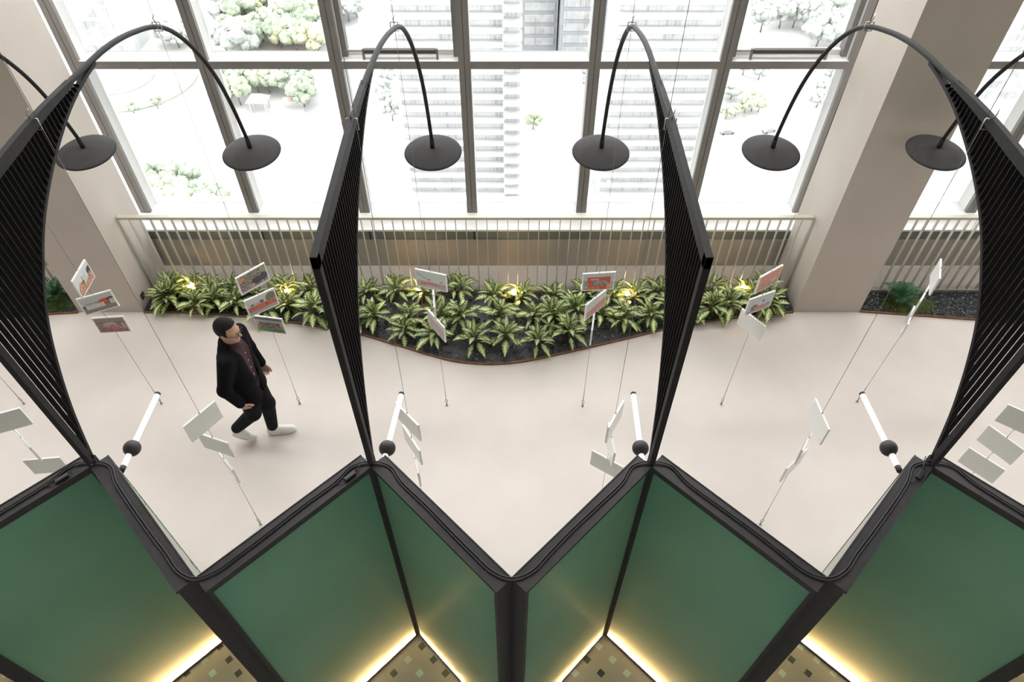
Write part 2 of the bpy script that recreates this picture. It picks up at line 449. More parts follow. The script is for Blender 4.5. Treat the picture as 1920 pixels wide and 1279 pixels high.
def bed(edge, slab, elab, seed, n, size, where):
    e = smooth(edge)
    r = random.Random(seed)
    b = MB()
    vs = [(x, y, 0) for x, y in e] + [(x, y, .03) for x, y in e] + [(x, y + .012, .03) for x, y in e] + [(x, y + .012, 0) for x, y in e]
    m = len(e); fs = []
    for i in range(m - 1):
        for q in range(3): fs.append((q * m + i, q * m + i + 1, (q + 1) * m + i + 1, (q + 1) * m + i))
    b.add(vs, fs, True)
    o = solo('bed_edging', b, M['copper'], (e[m // 2][0], e[m // 2][1], 0)); tag(o, elab, 'edging')
    # gravel body: a slightly uneven sheet of soil with many small stones on it
    b = MB()
    rows = 10; vs = []; fs = []
    for i, (x, y) in enumerate(e):
        for j in range(rows + 1):
            t = j / rows
            yy = (y + .012) * (1 - t) + BACK * t
            vs.append((x, yy, .012 + (.012 * mnoise.noise(Vector((x * 6, yy * 6, seed))) + .01 if 0 < j < rows else 0)))
    for i in range(m - 1):
        for j in range(rows): fs.append((i * (rows + 1) + j, (i + 1) * (rows + 1) + j, (i + 1) * (rows + 1) + j + 1, i * (rows + 1) + j + 1))
    b.add(vs, fs, True)
    xs = [p[0] for p in e]
    for q in range(n):
        x = r.uniform(xs[0] + .02, xs[-1] - .02)
        i = max(k for k in range(m - 1) if xs[k] <= x); t = (x - xs[i]) / (xs[i + 1] - xs[i])
        ye = e[i][1] * (1 - t) + e[i + 1][1] * t + .025
        y = r.uniform(ye, BACK - .01)
        s = size * r.uniform(.6, 1.5)
        c = Vector((x, y, .026 + s * .25))
        mt = Matrix.Rotation(r.uniform(0, 6.28), 3, 'Z') @ Matrix.Rotation(r.uniform(-.7, .7), 3, 'X')
        pv = [Vector(p) for p in ((1, 0, 0), (0, .75, 0), (-1, 0, 0), (0, -.75, 0), (.1, .1, .6), (0, 0, -.5))]
        pv = [c + mt @ Vector((p.x * r.uniform(.7, 1.2), p.y * r.uniform(.7, 1.2), p.z)) * s for p in pv]
        b.add(pv, [(0, 1, 4), (1, 2, 4), (2, 3, 4), (3, 0, 4), (1, 0, 5), (2, 1, 5), (3, 2, 5), (0, 3, 5)])
    o = solo('gravel', b, M['gravel'], (e[m // 2][0], 5.8, 0)); tag(o, slab, 'gravel', kind='stuff')
bed(EDGE, 'dark gravel and soil filling the long bed of variegated plants', 'rust brown metal edging curving along the long planted bed', 3, 9000, .009, 0)
bed([(4.266, 5.938), (4.9, 5.872), (5.648, 5.793), (6.6, 5.69), (7.6, 5.6), (8.6, 5.52)], 'dark grey gravel around the fern right of the right column', 'rust brown metal edging in front of the gravel right of the right column', 4, 5200, .010, 1)
bed([(-8.6, 5.6), (-7.6, 5.68), (-6.6, 5.78), (-5.9, 5.865), (-5.304, 5.92)], 'dark grey gravel of the bed left of the left column', 'rust brown metal edging of the bed left of the left column', 5, 3000, .010, 2)

def moss(x, y, rx, ry, label, seed):
    b = MB(); n, m = 40, 10; vs = []; fs = []
    for i in range(m + 1):
        t = i / m
        for k in range(n):
            q = 2 * PI * k / n
            wob = 1 + .18 * mnoise.noise(Vector((math.cos(q) * 1.5, math.sin(q) * 1.5, seed)))
            px, py = x + rx * t * wob * math.cos(q), y + ry * t * wob * math.sin(q)
            vs.append((px, py, .015 + .075 * (1 - t * t) + .012 * mnoise.noise(Vector((px * 22, py * 22, 3))) * (1 - t ** 6)))
    for i in range(m):
        for k in range(n): fs.append((i * n + k, i * n + (k + 1) % n, (i + 1) * n + (k + 1) % n, (i + 1) * n + k))
    b.add(vs, fs, True)
    tag(solo('moss_mound', b, M['moss'], (x, y, 0)), label, 'moss')
moss(4.90, 6.05, .36, .16, 'low green moss mound under the fern right of the right column', 2)
moss(-5.75, 6.08, .40, .16, 'low green moss mound in the bed left of the left column', 5)

def fern(x, y, label, seed, n=15, ln=.26):
    r = random.Random(seed); b = MB()
    for k in range(n):
        az = 2 * PI * k / n + r.uniform(-.3, .3); tilt = r.uniform(.35, 1.25); L = ln * r.uniform(.7, 1.15)
        pts = []
        p = Vector((x, y, .07)); el = PI / 2 - tilt * .35
        for i in range(13):
            pts.append(p.copy())
            d = Vector((math.cos(az) * math.cos(el), math.sin(az) * math.cos(el), math.sin(el)))
            p = p + d * L / 12; el -= tilt * .13
        b.tube(pts[::3], [.004, .003, .003, .002, .0015], 5)
        side = Vector((-math.sin(az), math.cos(az), 0))
        for i in range(2, 13):
            w = .075 * math.sin(PI * (i - 1) / 12.5) + .012
            t = (pts[i] - pts[i - 1]).normalized()
            for s in (-1, 1):
                a = pts[i]; e = a + side * s * w + t * w * .5 - Vector((0, 0, w * .25)); mdl = (a + e) / 2
                wd = t * .009
                b.add([a, mdl - wd, e, mdl + wd + Vector((0, 0, .004))], [(0, 1, 2, 3)], True)
    o = solo('fern', b, M['fern'], (x, y, .05)); tag(o, label, 'fern')
fern(4.77, 6.10, 'blue green fern growing on moss right of the right column', 11)
fern(-5.62, 6.14, 'bright green fern on moss just left of the left column', 12, 13, .3)

# ------------------------------------------------------------------ variegated plants
def leaf(b, base, az, el, L, W, droop, roll):
    n = 7; pts = []; p = Vector(base); e = el
    dirs = []
    for i in range(n + 1):
        pts.append(p.copy())
        d = Vector((math.cos(az) * math.cos(e), math.sin(az) * math.cos(e), math.sin(e))); dirs.append(d)
        p = p + d * L / n; e -= droop / n
    side = Vector((-math.sin(az), math.cos(az), 0))
    vs = []; uv = []; fs = []
    for i in range(n + 1):
        t = i / n
        w = W * (.10 if i == 0 else 0) + W * (math.sin(PI * min(1, t * 1.02)) ** .8 if 0 < t < 1 else 0) * (1.15 - .45 * t)
        up = side.cross(dirs[i]) * -1
        sd = (side * math.cos(roll) + up * math.sin(roll))
        vs += [pts[i] - sd * w / 2 + up * w * .17, pts[i], pts[i] + sd * w / 2 + up * w * .17]
        uv += [(0, t), (.5, t), (1, t)]
    for i in range(n):
        for q in (0, 1): fs.append((i * 3 + q, i * 3 + q + 1, i * 3 + q + 4, i * 3 + q + 3))
    b.add(vs, fs, True, uv)

def plant_meshes(seed):
    r = random.Random(seed); b = MB(); st = MB()
    canes = r.choice([2, 3, 3])
    for c in range(canes):
        cx, cy = r.uniform(-.05, .05), r.uniform(-.05, .05)
        h = r.uniform(.07, .12)
        st.tube([(cx * .6, cy * .6, -.02), (cx, cy, h), (cx * 1.1, cy * 1.1, h + .03)], [.011, .009, .006], 6)
        nl = r.randint(8, 10)
        for k in range(nl):
            t = k / (nl - 1)
            az = k * 2.4 + r.uniform(-.3, .3) + c
            el = .05 + 1.15 * t + r.uniform(-.18, .18)
            L = r.uniform(.175, .235) * (1 - .22 * t); W = L * r.uniform(.36, .45)
            z = h - .03 + .05 * t
            base = Vector((cx, cy, z))
            d = Vector((math.cos(az) * math.cos(el + .35), math.sin(az) * math.cos(el + .35), math.sin(el + .35)))
            pl = .05 + .03 * (1 - t)
            tip = base + d * pl
            st.tube([base, tip], .0032, 4)
            leaf(b, tip, az, el, L, W, r.uniform(.5, 1.25) * (1.25 - .5 * t), r.uniform(-.35, .35))
    return b, st
protos = []
for s in range(6):
    lb, sb = plant_meshes(100 + s)
    protos.append((lb.mesh('foliage'), sb.mesh('stem')))
    protos[-1][0].materials.append(M['leaf']); protos[-1][1].materials.append(M['stem'])

PLANTS = []
PLANTS = [
('back row', [(-4.18, 6.22), (-4.18, 6.22), (-3.91, 6.22), (-3.68, 6.22), (-3.42, 6.22), (-3.18, 6.15), (-2.8, 6.17), (-2.49, 6.21), (-2.18, 6.16), (-1.79, 6.17), (-1.43, 6.19), (-1.09, 6.12), (-0.65, 6.19), (-0.22, 6.08), (0.14, 6.12), (0.51, 6.08), (0.89, 6.12), (1.23, 6.08), (1.52, 6.08), (1.81, 6.17), (2.16, 6.16), (2.5, 6.22), (2.9, 6.21), (3.12, 6.2), (3.12, 6.22)]),
('middle row', [(-4.18, 6.04), (-4.14, 6.03), (-3.85, 5.93), (-3.59, 6.0), (-3.37, 5.95), (-2.97, 5.86), (-2.69, 5.92), (-2.4, 5.85), (-2.05, 5.8), (-1.62, 5.77), (-1.25, 5.71), (-0.84, 5.71), (-0.59, 5.75), (-0.17, 5.74), (0.24, 5.75), (0.51, 5.74), (0.78, 5.84), (1.06, 5.74), (1.32, 5.74), (1.68, 5.78), (1.91, 5.86), (2.14, 5.88), (2.44, 5.86), (2.65, 5.94), (2.92, 6.03), (3.12, 5.96), (3.12, 6.03)]),
('front row', [(-0.93, 5.43), (-0.42, 5.41), (-0.06, 5.39), (0.31, 5.39), (0.67, 5.53), (-1.22, 5.53), (-1.9, 5.65)]),
]
def place_plants(rows):
    words = ['first', 'second', 'third', 'fourth', 'fifth', 'sixth', 'seventh', 'eighth', 'ninth', 'tenth', 'eleventh', 'twelfth', 'thirteenth', 'fourteenth',
             'fifteenth', 'sixteenth', 'seventeenth', 'eighteenth', 'nineteenth', 'twentieth']
    r = random.Random(5); q = 0
    for rn, pts in rows:
        pts = sorted(pts)
        for i, (x, y) in enumerate(pts):
            fm, sm = protos[(q * 5 + i) % 6]; q += 1
            nm = words[i] + ' from the left column' if i < (len(pts) + 1) // 2 else words[len(pts) - 1 - i] + ' from the right column'
            o = bpy.data.objects.new('variegated_plant', None); COL.objects.link(o)
            o.location = (x, y, .025); o.rotation_euler = (0, 0, r.uniform(0, 6.28))
            s = r.uniform(.9, 1.1); o.scale = (s, s, s * r.uniform(.92, 1.08)); o.empty_display_size = .1
            tag(o, 'cream and green striped leafy plant, %s in the %s' % (nm, rn), 'plant', 'variegated plants in the long bed')
            f = bpy.data.objects.new('foliage', fm); COL.objects.link(f); f.parent = o
            f = bpy.data.objects.new('stem', sm); COL.objects.link(f); f.parent = o
place_plants(PLANTS)

# garden spot lights among the plants
SPOTS = [(-3.963, 6.22), (-2.754, 6.13), (-1.137, 6.20), (.026, 6.13), (1.419, 6.10), (2.852, 6.20)]
SW = ['first', 'second', 'third', 'fourth', 'fifth', 'sixth']
for i, (x, y) in enumerate(SPOTS):
    t = thing('garden_spotlight', (x, y, .02), 'small glowing warm spotlight among the plants, %s of six from the left column' % SW[i], 'garden light', 'garden spotlights in the bed')
    b = MB(); b.tube([(x, y, -.02), (x, y, .09)], .006, 8); part('spike', b, M['black'], t)
    b = MB(); b.lathe([(.0, .085), (.026, .085), (.036, .10), (.040, .155), (.036, .155), (.034, .14), (0, .14)], (x, y, 0), 20); part('housing', b, M['black'], t)
    b = MB(); b.sphere((x, y, .165), .034, 16, 10, (1, 1, .9)); part('bulb', b, M['spotglow'], t)

# wall socket on the left column's inner face
t = thing('wall_socket', (-4.503, 6.06, .17), 'small black socket low on the inner face of the left column', 'socket')
b = MB(); b.box(-4.503, -4.492, 6.02, 6.10, .13, .21); part('plate', b, M['socket'], t, .002)
b = MB(); b.box(-4.492, -4.490, 6.045, 6.075, .155, .185); part('outlet', b, M['seam'], t)

# ------------------------------------------------------------------ accordion partition panels
def panel(vx, side, label):
    """a light box from the valley (vx, VY) towards the windows; side = +1 right, -1 left"""
    V = Vector((vx, VY, 0)); d = Vector((side * S2, S2, 0)); nrm = Vector((side * S2, -S2, 0))   # nrm points to the camera side
    U = Vector((0, 0, 1))
    t = thing('partition_panel', V + d * LEN / 2 + nrm * TK / 2, label, 'partition', 'light boxes of the zigzag partition')
    P = lambda a, n, z: V + d * a + nrm * n + U * z
    b = MB()
    b.obox(P(0, 0, 0), d * .022, nrm * TK, U * (PH - .02))                       # valley end
    b.obox(P(LEN - .022, 0, 0), d * .022, nrm * TK, U * (PH - .02))              # peak end
    b.obox(P(.022, 0, 0), d * (LEN - .044), nrm * TK, U * .03)                   # bottom
    b.obox(P(.022, .012, PH - .06), d * (LEN - .044), nrm * (TK - .024), U * .04)
    b.obox(P(.022, TK - .010, PH - .055), d * (LEN - .044), nrm * .010, U * .035)
    part('frame', b, M['black'], t)
    b = MB(); b.obox(P(-.004, .001, PH - .02), d * (LEN + .004), nrm * (TK + .007), U * .02)
    b.obox(P(-.004, .001, PH), d * (LEN + .004), nrm * .006, U * .004); b.obox(P(-.004, TK + .002, PH), d * (LEN + .004), nrm * .006, U * .004)
    part('top_cap', b, M['black'], t)
    b = MB(); b.obox(P(.022, TK - .014, .03), d * (LEN - .044), nrm * .006, U * (PH - .05)); g_ = part('green_glass', b, M['green'], t, label='frosted green glass')
    g_.data.materials.append(M['clear'])
    for p_ in g_.data.polygons: p_.material_index = 0 if p_.normal.dot(nrm) > .9 else 1     # frosting on the outer face only
    b = MB(); b.obox(P(.022, .004, .03), d * (LEN - .044), nrm * .006, U * (PH - .05)); bd = part('display_board', b, M['board'], t)
    b = MB(); b.obox(P(.022, .0105, .031), d * (LEN - .044), nrm * .002, U * (PH - .06)); part('inner_liner', b, M['liner'], bd)  # added reflector sheet, spreads the LED glow up the glass
    b = MB(); b.obox(P(.03, .05, .031), d * (LEN - .06), nrm * .014, U * .012); part('led_strip', b, M['led'], t, label='warm glowing strip')
    r = random.Random(int(vx * 100) + side); b = MB()
    low = s_ = (vx > 1 and side > 0)
    for q in range(190):
        if low: a = LEN - .012 - .30 * r.random(); z = r.uniform(.05, 1.05)
        else: a = LEN - .012 - abs(r.gauss(0, .06)); z = r.uniform(.75, 2.62)
        w = r.choice([.012, .018, .028]); h = r.choice([.012, .02, .05])
        a = min(a, LEN - .004 - w)
        b.obox(P(a, .0005, z), d * w, nrm * .0035, U * h)
    part('mosaic_tiles', b, M['tile_art'], bd)
PLAB = {-2: 'far left, mostly outside the frame', -1: 'left of the middle', 0: 'at the middle valley', 1: 'right of the middle', 2: 'far right, mostly outside the frame'}
for k in range(-3, 4):
    for s in (-1, 1):
        if (k, s) in ((-3, -1), (3, 1)): continue
        panel(k * PER, s, {
            (-3, 1): 'light box panel whose glowing foot just shows in the bottom left corner',
            (3, -1): 'light box panel whose glowing foot just shows in the bottom right corner',
            (-2, -1): 'light box panel behind the black post at the bottom left corner',
            (-2, 1): 'wide green light box panel at the left edge of the zigzag partition',
            (-1, -1): 'light box panel seen edge-on at the left valley beside a thin mosaic sliver',
            (-1, 1): 'large green light box panel with a dark blot, left of the centre pair',
            (0, -1): 'narrow green light box panel left of the black post at the middle valley',
            (0, 1): 'narrow green light box panel right of the black post at the middle valley',
            (1, -1): 'large green light box panel right of the centre pair',
            (1, 1): 'light box panel seen edge-on at the right valley beside the mosaic sliver',
            (2, -1): 'wide green light box panel with dark streaks at the right edge of the partition',
            (2, 1): 'light box panel behind the black post at the bottom right corner'}[(k, s)])

# black cables lying on the panel tops
def cable(off, label):
    pts = []
    for k in range(-2, 3):
        V = Vector((k * PER, VY, 0))
        for s in (-1, 1):
            d = Vector((s * S2, S2, 0)); nrm = Vector((s * S2, -S2, 0))
            seq = []
            for a in (.09, .22, .4, .6, .8, .93):
                w = .052 + off + .0035 * math.sin(a * 9 + k * 2 + s) - (.022 if a > .9 else 0)
                seq.append(V + d * a + nrm * w + Vector((0, 0, PH + .0065)))
            if s < 0: seq = seq[::-1]
            pts += seq
            if s < 0: pts.append(V + Vector((0, -.012 - off, PH + .008)))
        if k < 2: pts.append(Vector((k * PER + PER / 2, APEX - .055 - off, PH + .010)))
    b = MB(); b.tube(smooth([tuple(p) for p in pts], 5), .0042, 6)
    tag(solo('power_cable', b, M['cable'], (0, VY, PH)), label, 'cable', 'cables on the partition tops')
cable(-.006, 'black cable on the partition tops, the one of the pair nearer the windows')
cable(.008, 'black cable on the partition tops, the one of the pair nearer the green glass')

def driver(k, s, a0, label):
    V = Vector((k * PER, VY, 0)); d = Vector((s * S2, S2, 0)); nrm = Vector((s * S2, -S2, 0)); U = Vector((0, 0, 1))
    P = lambda a, n, z: V + d * a + nrm * n + U * z
    t = thing('led_driver', P(a0, .075, PH), label, 'power adapter')
    b = MB(); b.obox(P(a0 - .035, .066, PH + .004), d * .07, nrm * .024, U * .016); part('case', b, M['cable'], t, .003)
    b = MB()
    b.tube([P(a0 - .035, .078, PH + .01), P(a0 - .06, .075, PH + .012), P(a0 - .08, .062, PH + .01)], .003, 6)
    b.tube([P(a0 + .035, .078, PH + .01), P(a0 + .06, .07, PH + .016), P(a0 + .10, .055, PH + .01), P(a0 + .14, .05, PH + .012)], .003, 6)
    b.tube([P(a0 + .05, .062, PH + .006), P(a0 + .052, .074, PH + .022), P(a0 + .054, .086, PH + .006)], .0018, 5)
    part('lead', b, M['cable'], t)
driver(-1, 1, .885, 'small black power adapter with leads on the partition top left of the middle')
driver(-2, 1, .865, 'small black power adapter tangled in cable on the far left partition top')
driver(1, 1, .90, 'small black power adapter with leads on the right partition top')

# ------------------------------------------------------------------ arched lamps with slatted fins
ARC = [(2.10, 4.185), (2.6, 4.205), (3.1, 4.222), (3.5, 4.212), (3.75, 4.20), (3.95, 4.185), (4.15, 4.155), (4.35, 4.11), (4.6, 4.035), (4.8, 3.935), (5.0, 3.77), (5.2, 3.53), (5.35, 3.27), (5.46, 2.97), (5.545, 2.62)]
INNER = [(2.115, 2.70), (2.155, 2.86), (2.215, 3.06), (2.31, 3.29), (2.42, 3.49), (2.56, 3.66), (2.76, 3.84), (3.02, 3.99), (3.33, 4.11), (3.58, 4.165), (3.78, 4.185)]
def arc_lamp(px, lean, label, dy=0.0):
    y0 = 2.10
    t = thing('arc_lamp', (px, y0, 0), label, 'arc lamp', 'arc lamps along the partition')
    w = .016
    b = MB(); b.box(px - w, px + w, y0 - .018, y0 + .022, 2.685, 4.205); b.box(px - .014, px + .014, y0 + .010, y0 + .040, 0, 2.70); part('post', b, M['lamp_black'], t, .002)
    lx = lambda y: px + lean * max(0, (y - 3.4) / 2.14) ** 1.2
    arc = smooth(ARC, 5)
    b = MB(); seg = [p for p in arc if p[0] <= 3.56]
    vs = []; fs = []
    for i, (y, z) in enumerate(seg):
        f_ = max(0, (y - 2.9) / .66); h = .042 - .027 * f_; tp_ = .02 - .005 * f_
        yy = y - .018 if i == 0 else y
        vs += [(px - w, yy, z - h), (px + w, yy, z - h), (px + w, yy, z + tp_), (px - w, yy, z + tp_)]
    for i in range(len(seg) - 1):
        for q in range(4): fs.append((i * 4 + q, i * 4 + (q + 1) % 4, i * 4 + 4 + (q + 1) % 4, i * 4 + 4 + q))
    fs += [(3, 2, 1, 0), tuple(len(vs) - 4 + q for q in range(4))]
    b.add(vs, [f[::-1] for f in fs]); part('top_bar', b, M['lamp_black'], t, .002)
    inn = smooth(INNER, 5)
    b = MB(); vs = []; fs = []
    for i, (y, z) in enumerate(inn):
        a = inn[max(0, i - 1)]; c = inn[min(len(inn) - 1, i + 1)]; dy_, dz_ = c[0] - a[0], c[1] - a[1]; l = math.hypot(dy_, dz_)
        ny, nz = dz_ / l * .009, -dy_ / l * .009
        vs += [(px - w, y + ny, z + nz), (px + w, y + ny, z + nz), (px + w, y - ny, z - nz), (px - w, y - ny, z - nz)]
    for i in range(len(inn) - 1):
        for q in range(4): fs.append((i * 4 + q, i * 4 + (q + 1) % 4, i * 4 + 4 + (q + 1) % 4, i * 4 + 4 + q))
    b.add(vs, fs); part('curved_edge', b, M['lamp_black'], t)
    b = MB(); y = y0 + .055
    while y < 3.56:
        i = max(k for k in range(len(inn) - 1) if inn[k][0] <= y); q = (y - inn[i][0]) / (inn[i + 1][0] - inn[i][0])
        z0 = inn[i][1] * (1 - q) + inn[i + 1][1] * q
        i = max(k for k in range(len(arc) - 1) if arc[k][0] <= y); q = (y - arc[i][0]) / (arc[i + 1][0] - arc[i][0])
        z1 = arc[i][1] * (1 - q) + arc[i + 1][1] * q - .03
        b = MB(); b.box(px - .0155, px + .0155, y - .003, y + .003, z0, z1); y += .0375
        if z1 - z0 > .004: part('slat', b, M['black_matte'], t)
    b = MB(); tp = [(lx(y), y, z) for y, z in arc if y > 3.36]
    b.tube(tp, .0165, 12); part('arm', b, M['lamp_black'], t)
    ex, ey, ez = tp[-1]
    b = MB(); b.lathe([(.0, .10), (.012, .10), (.020, .095), (.022, .03), (.02, .0), (0, 0)], (ex, ey, ez - .085), 16); part('ferrule', b, M['lamp_black'], t)
    b = MB(); zc = ez - .135; rr = .265; pr = []
    for i in range(13):
        a = i / 12
        pr.append((max(.0008, rr * a), .058 * (1 - a ** 2.0)))
    pr += [(rr * .985, -.006), (rr * .8, .012), (rr * .4, .04), (.0008, .05)]
    b.lathe(pr[::-1], (0, 0, 0), 48)
    rt = Matrix.Rotation(math.radians(5.5), 3, 'X')
    b.v = [tuple(rt @ Vector(p) + Vector((ex, ey + .01, zc))) for p in b.v]
    part('lamp_shade', b, M['shade'], t)
    return t
PK = PER / 2
arc_lamp(-PK * 5, .02, 'black arc lamp, only arm and shade showing before the left column')
arc_lamp(-PK * 3, -.03, 'black arc lamp with a big slatted fin at the left frame edge')
arc_lamp(-PK, .065, 'black arc lamp with a narrow dark slatted fin left of centre')
arc_lamp(PK, .035, 'black arc lamp with a narrow dark slatted fin right of centre')
arc_lamp(PK * 3 + .009, .018, 'black arc lamp with a big slatted fin at the right frame edge')
arc_lamp(PK * 5, -.03, 'black arc lamp, only arm and shade showing before the right column')

# horizontal light tubes on the partition posts
TL = {-3: 'glowing tube lamp with a black ball at the leftmost fin post', -1: 'glowing tube lamp with a black ball beside the fin post left of centre',
      1: 'glowing tube lamp with a black ball beside the fin post right of centre', 3: 'glowing tube lamp with a black ball at the rightmost fin post'}
for k, (xs, xe, y0) in {-3: (-2.371, -2.360, 2.27), -1: (-.776, -.735, 2.25), 1: (.806, .813, 2.25), 3: (2.357, 2.339, 2.27)}.items():
    z = 2.37; ys, ye = 2.40, 2.82
    sl = (xe - xs) / (ye - ys); X = lambda y: xs + sl * (y - ys)
    t = thing('tube_lamp', (X(ys), ys, z), TL[k], 'tube lamp', 'tube lamps on the partition')
    b = MB(); b.tube([(X(y0), y0, z), (X(ye), ye, z)], .0165, 14); part('glowing_tube', b, M['tubeglow'], t)
    b = MB(); b.sphere((X(ys), ys, z), .052, 28, 18); part('ball', b, M['black'], t)
    b = MB(); b.tube([(X(ye), ye, z), (X(ye + .015), ye + .015, z)], .0185, 14); part('end_cap', b, M['shade'], t)
    b = MB(); b.tube([(X(y0 - .04), y0 - .04, z), (X(y0), y0, z)], .018, 14); b.tube([(k * PK, 2.12, z), (X(y0 - .04), y0 - .04, z)], .010, 10)
    part('bracket', b, M['black'], t)

# ------------------------------------------------------------------ suspension wires
def wire(pb, pt, label, group, clamp_z=None):
    t = thing('suspension_wire', (pb[0], pb[1], 0), label, 'wire', group)
    d = (Vector(pt) - Vector(pb)).normalized()
    P = lambda l: Vector(pb) + d * l
    b = MB(); b.tube([P(.34), Vector(pt)], .0017, 5)
    b.tube([Vector(pt), (pt[0], pt[1], CZ)], .0017, 5); part('wire_rope', b, M['wire_dark'], t)
    b = MB(); b.tube([P(.10), P(.22)], .0042, 8); b.sphere(tuple(P(.22)), .0065, 8, 6); b.sphere(tuple(P(.10)), .0065, 8, 6); b.tube([P(.22), P(.36)], .003, 6)
    part('turnbuckle', b, M['steel'], t)
    b = MB(); c = P(.075)
    b.tube([(c.x + .012 * math.cos(a), c.y, c.z + .026 * math.sin(a)) for a in [i * PI / 8 for i in range(17)]], .004, 6)
    b.lathe([(0, .05), (.006, .05), (.008, .01), (.013, .006), (.013, 0)], (pb[0], pb[1], 0), 12); part('floor_hook', b, M['steel'], t)
    if clamp_z:
        b = MB(); x, y, z = clamp_z
        b.tube([(x - .026, y, z + .028), (x + .026, y, z + .028), (x + .026, y, z - .03), (x - .026, y, z - .03), (x - .026, y, z + .028)], .004, 6)
        b.tube([(x, y, z + .02), (x, y - .02, z + .06), (x + .012, y, z + .085)], .0035, 6)
        part('clamp', b, M['steel'], t)
WA = [(-5.31, 4.542), (-3.811, 4.542), (-2.306, 4.542), (-.702, 4.52), (.77, 4.506), (2.282, 4.535), (3.774, 4.571)]
WX = [-PK * 7, -PK * 5, -PK * 3, -PK, PK, PK * 3, PK * 5]
WAL = ['wire in the window-side row at the far left frame edge', 'wire in the window-side row with three cards before the left column',
       'wire in the window-side row with three cards beside the walking man', 'wire in the window-side row with three cards left of the middle',
       'wire in the window-side row with three cards right of the middle', 'wire in the window-side row with three cards left of the right column',
       'wire in the window-side row with white cards before the fern bed']
for (x, y), fx, l in zip(WA, WX, WAL):
    fx2 = fx + .01
    wire((x, y, 0), (fx2 + (.02 if abs(fx) > 5 else 0), 4.62, 4.055), 'thin steel ' + l, 'suspension wires, window-side row', (fx2, 4.62, 4.03) if abs(fx) < 4.5 else None)
WBL = {-5: 'at the left edge of the frame', -3: 'beside the walking man', -1: 'by the tube lamp left of centre', 1: 'by the tube lamp right of centre', 3: 'left of the rightmost tube lamp', 5: 'at the right edge of the frame'}
WB = {-5: -3.87, -3: -2.38, -1: -.80, 1: .80, 3: 2.36, 5: 3.93}
for k, x in WB.items():
    wire((x, 3.11, 0), (k * PK + .012 * (1 if k < 0 else -1), 3.11, 4.20), 'thin steel wire in the partition-side row ' + WBL[k], 'suspension wires, partition-side row', (k * PK, 3.09, 4.205))

